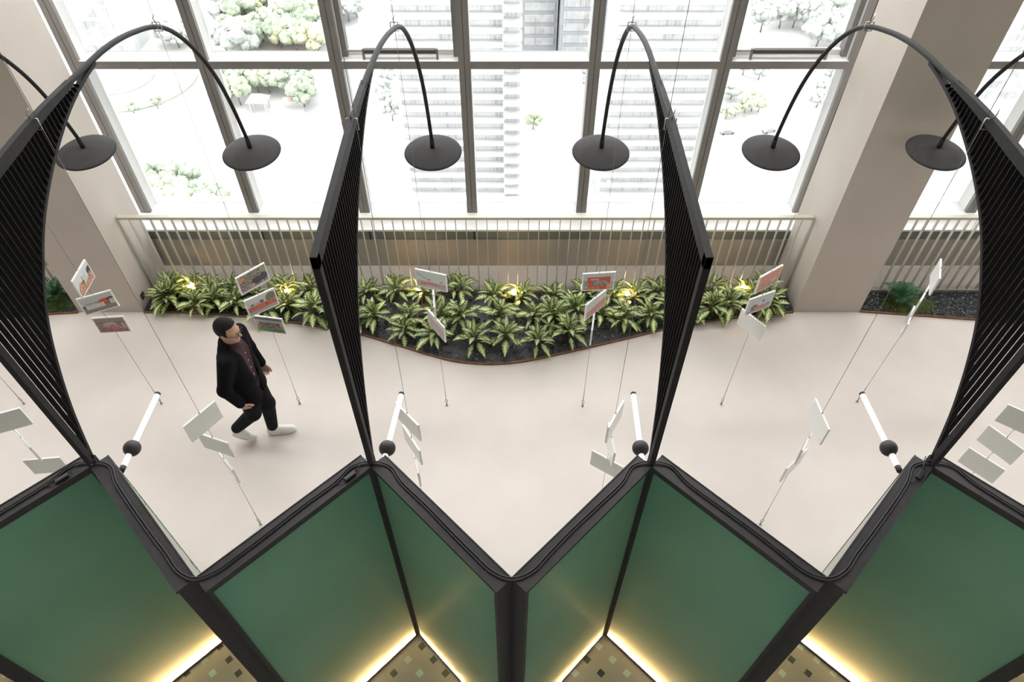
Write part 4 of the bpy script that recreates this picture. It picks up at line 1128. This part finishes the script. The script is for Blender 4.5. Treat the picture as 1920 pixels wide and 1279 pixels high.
def tree_meshes(seed, rad=5.0):
    r = random.Random(seed); b = MB()
    def puff(c, s, sd):
        n, m = 16, 11; vs = []; fs = []
        for i in range(m + 1):
            th = PI * i / m
            for k in range(n):
                q = 2 * PI * k / n; d = Vector((math.sin(th) * math.cos(q), math.sin(th) * math.sin(q), -math.cos(th)))
                w = 1 + .34 * mnoise.noise(d * 2.4 + Vector((sd, 0, 0))) + .42 * mnoise.noise(d * 7 + Vector((0, sd, 0)))
                vs.append(c + d * s * w)
        for i in range(m):
            for k in range(n): fs.append((i * n + k, i * n + (k + 1) % n, (i + 1) * n + (k + 1) % n, (i + 1) * n + k))
        b.add(vs, fs, True)
    for q in range(30):
        a = r.uniform(0, 6.28); d = rad * .68 * math.sqrt(r.random()); h = 3.2 + r.uniform(.2, 1) * rad * (1.15 - .6 * d / rad)
        puff(Vector((d * math.cos(a), d * math.sin(a), h)), rad * r.uniform(.18, .34), q * 3.1 + seed)
    st = MB(); st.tube([(0, 0, -.2), (.1, 0, 2), (0, .1, 4.5)], [.28, .22, .16], 8)
    for a in (0, 2.1, 4.2): st.tube([(0, .05, 3), (1.4 * math.cos(a), 1.4 * math.sin(a), 4.8)], [.12, .07], 6)
    return b.mesh('crown'), st.mesh('trunk')
TM = [tree_meshes(s) for s in (1, 2, 3, 4)]
TC = [noisy('tree_green_a', (.24, .28, .21), (.36, .40, .32), .6, .9), noisy('tree_green_b', (.28, .32, .23), (.42, .45, .34), .6, .9), noisy('tree_yellow', (.38, .39, .25), (.50, .50, .36), .6, .9), noisy('tree_grey', (.31, .33, .30), (.42, .44, .41), .6, .9)]  # crown colours lightened to stand in for haze
M['trunk'] = noisy('tree_trunk', (.16, .14, .12), (.2, .18, .15), 2, .9)
for c, s in TM: c.materials.append(TC[0]); s.materials.append(M['trunk'])
RT = random.Random(21)
def tree(x, y, s, label, group=None, tint=0):
    o = bpy.data.objects.new('tree', None); COL.objects.link(o); o.location = (x, y, GZ); o.scale = (s, s, s * RT.uniform(.85, 1.1)); o.rotation_euler = (0, 0, RT.uniform(0, 6.28))
    tag(o, label, 'tree', group)
    c, s2 = TM[RT.randrange(4)]
    f = bpy.data.objects.new('crown', c); COL.objects.link(f); f.parent = o; f.material_slots[0].link = 'OBJECT'; f.material_slots[0].material = TC[tint]
    f = bpy.data.objects.new('trunk', s2); COL.objects.link(f); f.parent = o
for a_ in [
 (-94.2, 158.9, 1.25, 'big bushy tree in the clump just outside the left windows, by the balustrade', 'clump of trees outside the lower left pane', 0),
 (-88.5, 155.8, 1.15, 'big bushy tree in the clump just outside the left windows, by the balustrade', 'clump of trees outside the lower left pane', 0),
 (-93.0, 149.8, 1.1, 'big bushy tree in the clump just outside the left windows, by the balustrade', 'clump of trees outside the lower left pane', 1),
 (-87.3, 148.0, 1.2, 'big bushy tree in the clump just outside the left windows, by the balustrade', 'clump of trees outside the lower left pane', 1),
 (-82.7, 149.6, 1.15, 'big bushy tree in the clump just outside the left windows, by the balustrade', 'clump of trees outside the lower left pane', 0),
 (-77.6, 147.4, 1.0, 'big bushy tree in the clump just outside the left windows, by the balustrade', 'clump of trees outside the lower left pane', 0),
 (-87.9, 146.4, 0.8, 'yellowish bushy tree in the clump outside the lower left pane', None, 2),
 (-110.5, 277.7, 1.2753923208800366, 'bushy tree in the grove seen through the second top pane', 'grove of trees behind the second top pane', 1),
 (-102.7, 276.6, 1.4182307256371944, 'bushy tree in the grove seen through the second top pane', 'grove of trees behind the second top pane', 2),
 (-97.8, 276.1, 1.1159610026883358, 'bushy tree in the grove seen through the second top pane', 'grove of trees behind the second top pane', 1),
 (-89.1, 276.5, 1.3706259281007451, 'bushy tree in the grove seen through the second top pane', 'grove of trees behind the second top pane', 0),
 (-84.6, 276.1, 1.0213945146697299, 'bushy tree in the grove seen through the second top pane', 'grove of trees behind the second top pane', 0),
 (-75.7, 278.9, 1.297374757821947, 'bushy tree in the grove seen through the second top pane', 'grove of trees behind the second top pane', 2),
 (-107.1, 262.9, 1.1974817020003719, 'bushy tree in the grove seen through the second top pane', 'grove of trees behind the second top pane', 3),
 (-100.4, 261.1, 1.4394333301690208, 'bushy tree in the grove seen through the second top pane', 'grove of trees behind the second top pane', 0),
 (-96.5, 266.2, 1.1289906127955025, 'bushy tree in the grove seen through the second top pane', 'grove of trees behind the second top pane', 2),
 (-86.5, 263.2, 1.210574256283205, 'bushy tree in the grove seen through the second top pane', 'grove of trees behind the second top pane', 2),
 (-80.9, 265.4, 1.20378793248628, 'bushy tree in the grove seen through the second top pane', 'grove of trees behind the second top pane', 1),
 (-72.2, 262.5, 1.4644728006000085, 'bushy tree in the grove seen through the second top pane', 'grove of trees behind the second top pane', 1),
 (-103.8, 253.8, 1.0815498109855348, 'bushy tree in the grove seen through the second top pane', 'grove of trees behind the second top pane', 1),
 (-96.3, 251.0, 1.2845537517371617, 'bushy tree in the grove seen through the second top pane', 'grove of trees behind the second top pane', 1),
 (-91.0, 251.5, 1.1335424530690814, 'bushy tree in the grove seen through the second top pane', 'grove of trees behind the second top pane', 0),
 (-85.5, 249.8, 1.4949030074607905, 'bushy tree in the grove seen through the second top pane', 'grove of trees behind the second top pane', 0),
 (-79.2, 255.1, 1.448548079098632, 'bushy tree in the grove seen through the second top pane', 'grove of trees behind the second top pane', 0),
 (-71.9, 250.8, 1.4363835123141007, 'bushy tree in the grove seen through the second top pane', 'grove of trees behind the second top pane', 0),
 (-101.5, 241.7, 1.188902384483965, 'bushy tree in the grove seen through the second top pane', 'grove of trees behind the second top pane', 3),
 (-94.9, 239.0, 1.4903178784216697, 'bushy tree in the grove seen through the second top pane', 'grove of trees behind the second top pane', 3),
 (-91.3, 247.3, 1.0036163668221634, 'bushy tree in the grove seen through the second top pane', 'grove of trees behind the second top pane', 0),
 (-83.4, 246.6, 1.0986924282142096, 'bushy tree in the grove seen through the second top pane', 'grove of trees behind the second top pane', 2),
 (-77.0, 243.6, 1.3448665367157602, 'bushy tree in the grove seen through the second top pane', 'grove of trees behind the second top pane', 1),
 (-69.5, 238.8, 1.4483298207138007, 'bushy tree in the grove seen through the second top pane', 'grove of trees behind the second top pane', 2),
 (-97.5, 221.5, 0.9351675307405073, 'bushy tree in the grove around the white pavilion', 'grove of trees around the pavilion', 0),
 (-91.4, 220.9, 0.9774593855809809, 'bushy tree in the grove around the white pavilion', 'grove of trees around the pavilion', 3),
 (-85.9, 220.9, 1.1277525660051435, 'bushy tree in the grove around the white pavilion', 'grove of trees around the pavilion', 3),
 (-80.3, 222.4, 0.9919506636904017, 'bushy tree in the grove around the white pavilion', 'grove of trees around the pavilion', 0),
 (-75.1, 221.2, 0.9102067374215909, 'bushy tree in the grove around the white pavilion', 'grove of trees around the pavilion', 3),
 (-70.6, 223.0, 0.8210281787197031, 'bushy tree in the grove around the white pavilion', 'grove of trees around the pavilion', 1),
 (-95.0, 213.1, 0.9234019440643666, 'bushy tree in the grove around the white pavilion', 'grove of trees around the pavilion', 1),
 (-90.0, 216.1, 0.8212018812760291, 'bushy tree in the grove around the white pavilion', 'grove of trees around the pavilion', 0),
 (-83.7, 214.4, 0.9597092453727327, 'bushy tree in the grove around the white pavilion', 'grove of trees around the pavilion', 1),
 (-80.0, 214.0, 1.0653374949783376, 'bushy tree in the grove around the white pavilion', 'grove of trees around the pavilion', 1),
 (-74.3, 213.3, 1.0702956943554423, 'bushy tree in the grove around the white pavilion', 'grove of trees around the pavilion', 0),
 (-67.9, 213.5, 0.8459972724952239, 'bushy tree in the grove around the white pavilion', 'grove of trees around the pavilion', 0),
 (-92.5, 205.9, 0.9147252512394489, 'bushy tree in the grove around the white pavilion', 'grove of trees around the pavilion', 3),
 (-87.3, 205.9, 1.0102534466437108, 'bushy tree in the grove around the white pavilion', 'grove of trees around the pavilion', 1),
 (-66.6, 205.1, 1.0834177482831278, 'bushy tree in the grove around the white pavilion', 'grove of trees around the pavilion', 0),
 (96.0, 275.2, 1.009009865242609, 'pale grey green tree in the row behind the top right pane', 'trees behind the top right pane', 3),
 (104.7, 276.4, 1.293503468934146, 'pale grey green tree in the row behind the top right pane', 'trees behind the top right pane', 3),
 (109.3, 273.3, 1.0575704470529304, 'pale grey green tree in the row behind the top right pane', 'trees behind the top right pane', 3),
 (118.8, 274.0, 1.3318638007290367, 'pale grey green tree in the row behind the top right pane', 'trees behind the top right pane', 3),
 (125.0, 275.1, 0.9427670136327215, 'pale grey green tree in the row behind the top right pane', 'trees behind the top right pane', 3),
 (132.9, 275.5, 1.110636195882942, 'pale grey green tree in the row behind the top right pane', 'trees behind the top right pane', 3),
 (93.6, 260.1, 1.1323603978244747, 'pale grey green tree in the row behind the top right pane', 'trees behind the top right pane', 3),
 (101.5, 263.4, 1.1841661289689023, 'pale grey green tree in the row behind the top right pane', 'trees behind the top right pane', 3),
 (106.7, 263.9, 0.9997855290944195, 'pale grey green tree in the row behind the top right pane', 'trees behind the top right pane', 3),
 (113.5, 259.6, 1.211330240171081, 'pale grey green tree in the row behind the top right pane', 'trees behind the top right pane', 3),
 (120.3, 260.1, 1.3928796586669132, 'pale grey green tree in the row behind the top right pane', 'trees behind the top right pane', 3),
 (129.8, 265.5, 1.1283356220897236, 'pale grey green tree in the row behind the top right pane', 'trees behind the top right pane', 3),
 (110.2, 246.4, 1.3816830392518706, 'pale grey green tree in the row behind the top right pane', 'trees behind the top right pane', 3),
 (116.0, 245.9, 1.3307655620130434, 'pale grey green tree in the row behind the top right pane', 'trees behind the top right pane', 3),
 (124.5, 247.9, 0.959998161383688, 'pale grey green tree in the row behind the top right pane', 'trees behind the top right pane', 3),
 (-145.3, 253.0, 0.897813576594224, 'pale tree near the buildings behind the top left panes', 'trees near the far left buildings', 3),
 (-138.4, 250.1, 0.8140577969062606, 'pale tree near the buildings behind the top left panes', 'trees near the far left buildings', 3),
 (-120.7, 247.1, 1.1211814662626551, 'pale tree near the buildings behind the top left panes', 'trees near the far left buildings', 3),
 (-124.8, 250.5, 1.0049191115017377, 'pale tree near the buildings behind the top left panes', 'trees near the far left buildings', 3),
 (-119.3, 254.1, 0.8793873783843731, 'pale tree near the buildings behind the top left panes', 'trees near the far left buildings', 3),
 (-65.8, 274.8, 1.1534240660061683, 'pale tree near the buildings behind the top left panes', 'trees near the far left buildings', 3),
 (-62.5, 269.3, 0.971954696109752, 'pale tree near the buildings behind the top left panes', 'trees near the far left buildings', 3),
 (-60.0, 273.3, 0.819742742219998, 'pale tree near the buildings behind the top left panes', 'trees near the far left buildings', 3),
 (67.3, 197.4, 0.5, 'small tree in the short row right of the right tower', 'row of small trees right of the right tower', 1),
 (70.6, 199.0, 0.5, 'small tree in the short row right of the right tower', 'row of small trees right of the right tower', 1),
 (74.1, 201.1, 0.6, 'small tree in the short row right of the right tower', 'row of small trees right of the right tower', 1),
 (76.6, 202.3, 0.75, 'small tree in the short row right of the right tower', 'row of small trees right of the right tower', 1),
 (78.6, 201.8, 0.6, 'small tree in the short row right of the right tower', 'row of small trees right of the right tower', 1),
 (71.5, 209.7, 0.7, 'pale bushy tree scattered beyond the right tower', 'trees scattered beyond the right tower', 3),
 (79.2, 226.2, 0.7, 'pale bushy tree scattered beyond the right tower', 'trees scattered beyond the right tower', 3),
 (83.9, 223.1, 0.7, 'pale bushy tree scattered beyond the right tower', 'trees scattered beyond the right tower', 3),
 (106.8, 218.7, 0.7, 'pale bushy tree scattered beyond the right tower', 'trees scattered beyond the right tower', 3),
 (101.9, 211.5, 0.7, 'pale bushy tree scattered beyond the right tower', 'trees scattered beyond the right tower', 3),
 (98.1, 204.6, 0.7, 'pale bushy tree scattered beyond the right tower', 'trees scattered beyond the right tower', 3),
 (6.7, 191.5, 0.6, 'single small green tree standing between the two towers', None, 1),
 (-41.7, 211.5, 0.7, 'pale tree beside the road left of the left tower', 'trees along the road left of the left tower', 3),
 (-40.1, 205.1, 0.6, 'pale tree beside the road left of the left tower', 'trees along the road left of the left tower', 3),
 (-37.2, 196.4, 0.7, 'pale tree beside the road left of the left tower', 'trees along the road left of the left tower', 3),
 (-41.3, 220.5, 0.7, 'pale tree beside the road left of the left tower', 'trees along the road left of the left tower', 3),
 (-120.1, 201.0, 0.45, 'small conical tree alone on the pale plaza', 'lone small trees on the plaza', 0),
 (-113.5, 204.0, 0.5, 'small conical tree alone on the pale plaza', 'lone small trees on the plaza', 0),
 (-61.0, 149.9, 0.5, 'small round tree by the balustrade right of the second mullion', None, 3),
]: tree(*a_)


def tower(x0, x1, y0, y1, top, fl, label, wing=None):
    t = thing('apartment_tower', ((x0 + x1) / 2, (y0 + y1) / 2, GZ), label, 'building')
    b = MB(); b.box(x0, x1, y0 + .6, y1, GZ, top); part('wall', b, M['fac_white'], t)
    z = GZ + 5
    while z < top - 1:
        b = MB(); b.box(x0 - .2, x1 + .2, y0 - .7, y0 + .7, z, z + 1.25); part('balcony_slab', b, M['fac_white'], t)
        b = MB(); b.box(x0 + .3, x1 - .3, y0 + .48, y0 + .75, z + 1.3, z + fl - .15); part('window_band', b, M['winband'], t)
        if wing:
            b = MB(); b.box(wing[0], wing[1], y0 - 2.2, y0 + .6, z - .9, z + .25); part('balcony', b, M['fac_white'], t)
            b = MB(); b.box(wing[0] + .3, wing[1] - .3, y0 - .4, y0 - .1, z + .4, z + fl - 1.1); part('wing_window', b, M['winband'], t)
        z += fl
    b = MB(); b.box(x0 + 2, x1 - 2, y0 + 3, y1 - 3, top, top + 4); part('roof_block', b, M['fac_white'], t)
tower(-26.2, -1.9, 150, 168, -44, 3.05, 'tall white apartment tower with balconies outside, left of the middle', (-1.9, 2.3))
tower(22.8, 47, 150, 168, -44, 3.05, 'tall white apartment tower with balconies outside, right of the middle')
def block(x0, x1, y0, y1, h, fl, label, mt, n=4):
    t = thing('building', ((x0 + x1) / 2, (y0 + y1) / 2, GZ), label, 'building')
    b = MB(); b.box(x0, x1, y0, y1, GZ, GZ + h); part('wall', b, M[mt], t)
    z = GZ + 2
    while z + fl < GZ + h:
        b = MB(); b.box(x0 + 1, x1 - 1, y0 - .25, y0 + .1, z + .9, z + fl - .5); part('window_band', b, M['winband'], t)
        z += fl
    b = MB(); b.box(x0 - .4, x1 + .4, y0 - .4, y1 + .4, GZ + h, GZ + h + .8); part('parapet', b, M[mt], t)
block(3.5, 16, 243, 262, 60, 4, 'grey blue office building far behind between the two towers', 'fac_grey')
block(16.5, 32, 236, 258, 26, 4, 'low grey building with a dark front far behind between the towers', 'fac_grey')
block(-175, -134, 236, 256, 34, 4.2, 'long white building far away behind the top left pane', 'fac_white')
block(132, 172, 205, 222, 34, 3.6, 'white building seen through the right bay at the right frame edge', 'fac_white')
# pavilion
t = thing('pavilion', (-80.2, 203, GZ), 'small white pavilion with a hipped roof in the park below', 'pavilion')
b = MB()
for sx in (-1, 1):
    for sy in (-1, 1): b.box(-80.2 + sx * 2.4 - .2, -80.2 + sx * 2.4 + .2, 203 + sy * 1.8 - .2, 203 + sy * 1.8 + .2, GZ, GZ + 3.6)
part('posts', b, M['fac_white'], t)
b = MB(); b.add([(-83.6, 200.4, GZ + 3.6), (-76.8, 200.4, GZ + 3.6), (-76.8, 205.6, GZ + 3.6), (-83.6, 205.6, GZ + 3.6), (-81.6, 203, GZ + 5.6), (-78.8, 203, GZ + 5.6)], [(0, 1, 5, 4), (1, 2, 5), (2, 3, 4, 5), (3, 0, 4), (3, 2, 1, 0)])
part('roof', b, M['fac_white'], t)
# curved hedges, lawns, coloured paving, road
def arcpatch(cx, cy, r0, r1, a0, a1, name, mt, label, cat, z=.4):
    n = 28; b = MB(); vs = []; fs = []
    for i in range(n + 1):
        a = math.radians(a0 + (a1 - a0) * i / n)
        for r_ in (r0, r1):
            for zz in (0, z): vs.append((cx + r_ * math.cos(a), cy + r_ * math.sin(a), GZ + zz))
    for i in range(n):
        o = i * 4; fs += [(o + 1, o + 3, o + 7, o + 5), (o, o + 1, o + 5, o + 4), (o + 3, o + 2, o + 6, o + 7)]
    fs += [(0, 2, 3, 1), (n * 4 + 1, n * 4 + 3, n * 4 + 2, n * 4)]
    b.add(vs, fs); tag(solo(name, b, M[mt], (cx, cy, GZ)), label, cat)
arcpatch(-128, 222, 17, 21, -110, 10, 'hedge', 'lawn', 'curved hedge on the plaza below, the larger arc seen in the second pane', 'hedge')
arcpatch(-134, 224, 8, 12, -140, 60, 'hedge', 'lawn', 'curved hedge on the plaza below, the smaller arc near the left frame', 'hedge')
def patch(poly, name, mt, label, cat, z=.08):
    b = MB(); b.prism(poly, GZ, GZ + z); cx = sum(p[0] for p in poly) / len(poly); cy = sum(p[1] for p in poly) / len(poly)
    b2 = b; o = solo(name, b2, M[mt], (cx, cy, GZ)); tag(o, label, cat)
patch([(-40, 157), (-27, 160), (-28, 184), (-38, 180)], 'red_paving', 'redpave', 'patch of reddish paving below, left of the left tower', 'paving')
patch([(66, 150), (86, 150), (74, 200), (66, 190)], 'red_paving', 'redpave', 'strip of reddish paving below, right of the right tower', 'paving')
patch([(112, 140), (150, 150), (140, 172), (112, 168)], 'lawn', 'lawn', 'pale lawn below seen through the right bay', 'lawn')
patch([(-60, 150), (-48, 150), (-62, 300), (-78, 300)], 'road', 'road', 'pale road below running away left of the left tower', 'road')
patch([(60, 205), (150, 225), (150, 233), (60, 213)], 'road', 'road', 'pale road crossing below right of the right tower', 'road')
patch([(-106, 250), (-70, 240), (-68, 262), (-100, 290)], 'path', 'redpave', 'sandy path through the trees at the top left', 'path')
t = thing('red_canopy', (-70, 205, GZ), 'small red canopy beside the white pavilion below', 'canopy')
b = MB(); b.box(-73, -67, 203, 206, GZ + 2.4, GZ + 2.8); part('cover', b, M['redcloth'], t)
b = MB()
for x in (-72.6, -67.4): b.box(x - .1, x + .1, 204.4, 204.6, GZ, GZ + 2.4)
part('posts', b, M['fac_white'], t)
t = thing('banner', (-104, 183, GZ), 'small red banner standing on the pale plaza below', 'banner')
b = MB(); b.box(-105, -103, 183, 183.3, GZ + .6, GZ + 4); part('cloth', b, M['redcloth'], t)
b = MB(); b.box(-105.2, -105, 183, 183.3, GZ, GZ + 4.2); b.box(-103, -102.8, 183, 183.3, GZ, GZ + 4.2); part('poles', b, M['fac_white'], t)
def car(x, y, a, label):
    prof = [(-2.2, .3), (2.2, .3), (2.25, .75), (1.3, .95), (.7, 1.45), (-1.2, 1.45), (-1.9, .95), (-2.25, .85)]
    t = thing('car', (x, y, GZ), label, 'car', 'cars on the plaza below'); t.rotation_euler = (0, 0, a)
    b = MB(); n = len(prof)
    b.add([(u, s * .88, v) for s in (-1, 1) for u, v in prof], [tuple(range(n)), tuple(range(2 * n - 1, n - 1, -1))] + [(i, n + i, n + (i + 1) % n, (i + 1) % n) for i in range(n)])
    o = link('body', b.mesh('body'), M['carpaint'], t)
    b = MB()
    for u in (-1.4, 1.4):
        for s in (-.8, .8): b.tube([(u, s - .1, .33), (u, s + .1, .33)], .33, 12)
    link('wheels', b.mesh('wheels'), M['seam'], t)
for i, (x, y, a) in enumerate([(56, 188, .2), (66, 189, .1), (79, 190, .4), (-52, 196, 1.6), (25, 222, 1.5), (25.5, 229, 1.5)]):
    car(x, y, a, ['grey car parked below right of the right tower, the leftmost of three', 'grey car parked below right of the right tower, the middle of three', 'grey car parked below right of the right tower, the rightmost of three',
                  'grey car on the pale road left of the left tower', 'grey car parked between the towers, the nearer of two', 'grey car parked between the towers, the farther of two'][i])

# ------------------------------------------------------------------ added fill panels, unseen, for the walkway and the hall
for i, x in enumerate((-11.2, -7.4, -2.55, 1.5, 6.4, 10.2)):  # out-of-view panels added to brighten the floor by the windows
    t = thing('ceiling_light', (x, 6.2, CZ), 'long ceiling light along the windows, %s of six from the left' % SW[i], 'ceiling light', 'ceiling lights along the windows')
    b = MB(); b.box(x - 1.75, x + 1.75, 5.5, 6.9, CZ - .10, CZ); part('housing', b, M['ceiling'], t)
    b = MB(); b.box(x - 1.7, x + 1.7, 5.55, 6.85, CZ - .108, CZ - .10); part('diffuser', b, M['ceilglow'], t)
for i, x in enumerate((-5.0, 0, 5.0)):  # out-of-view panels added to light the green glass and tiles
    t = thing('pendant_light', (x, -1.4, 4.4), 'long pendant light over the tiled hall, %s of three from the left' % SW[i], 'pendant light', 'pendant lights over the tiled hall')
    b = MB(); b.box(x - 2.0, x + 2.0, -1.7, -1.1, 4.41, 4.47); part('housing', b, M['black'], t)
    b = MB(); b.box(x - 1.97, x + 1.97, -1.67, -1.13, 4.40, 4.41); part('diffuser', b, M['ceilglow2'], t)
    b = MB()
    for q in (-1.7, 1.7): b.tube([(x + q, -1.4, 4.47), (x + q, -1.4, CZ)], .004, 6)
    part('cords', b, M['wire_dark'], t)
# ------------------------------------------------------------------ sky and light
w = bpy.data.worlds.new('sky'); bpy.context.scene.world = w; w.use_nodes = True
bg = w.node_tree.nodes['Background']; bg.inputs[0].default_value = (.985, .99, 1, 1); bg.inputs[1].default_value = 5.3

def portal(xa, xb):
    l = bpy.data.lights.new('window_portal', 'AREA'); l.shape = 'RECTANGLE'; l.size = xb - xa; l.size_y = 7.3
    l.cycles.is_portal = True
    o = bpy.data.objects.new('window_portal', l); COL.objects.link(o); o.location = ((xa + xb) / 2, 7.45, 4.3); o.rotation_euler = (PI / 2, 0, PI)
    o.rotation_euler = (-PI / 2, 0, 0)
portal(-4.7, 3.65); portal(4.1, 12.3); portal(-13.5, -5.1)

sc = bpy.context.scene
sc.view_settings.view_transform = 'Standard'; sc.view_settings.look = 'None'; sc.view_settings.gamma = 1; sc.view_settings.exposure = 0.0
sc.view_settings.use_curve_mapping = False
sc.cycles.max_bounces = 10; sc.cycles.diffuse_bounces = 7; sc.cycles.transparent_max_bounces = 12; sc.cycles.glossy_bounces = 3
sc.cycles.sample_clamp_indirect = 6; sc.cycles.caustics_reflective = False; sc.cycles.caustics_refractive = False
sc.cycles.use_denoising = True
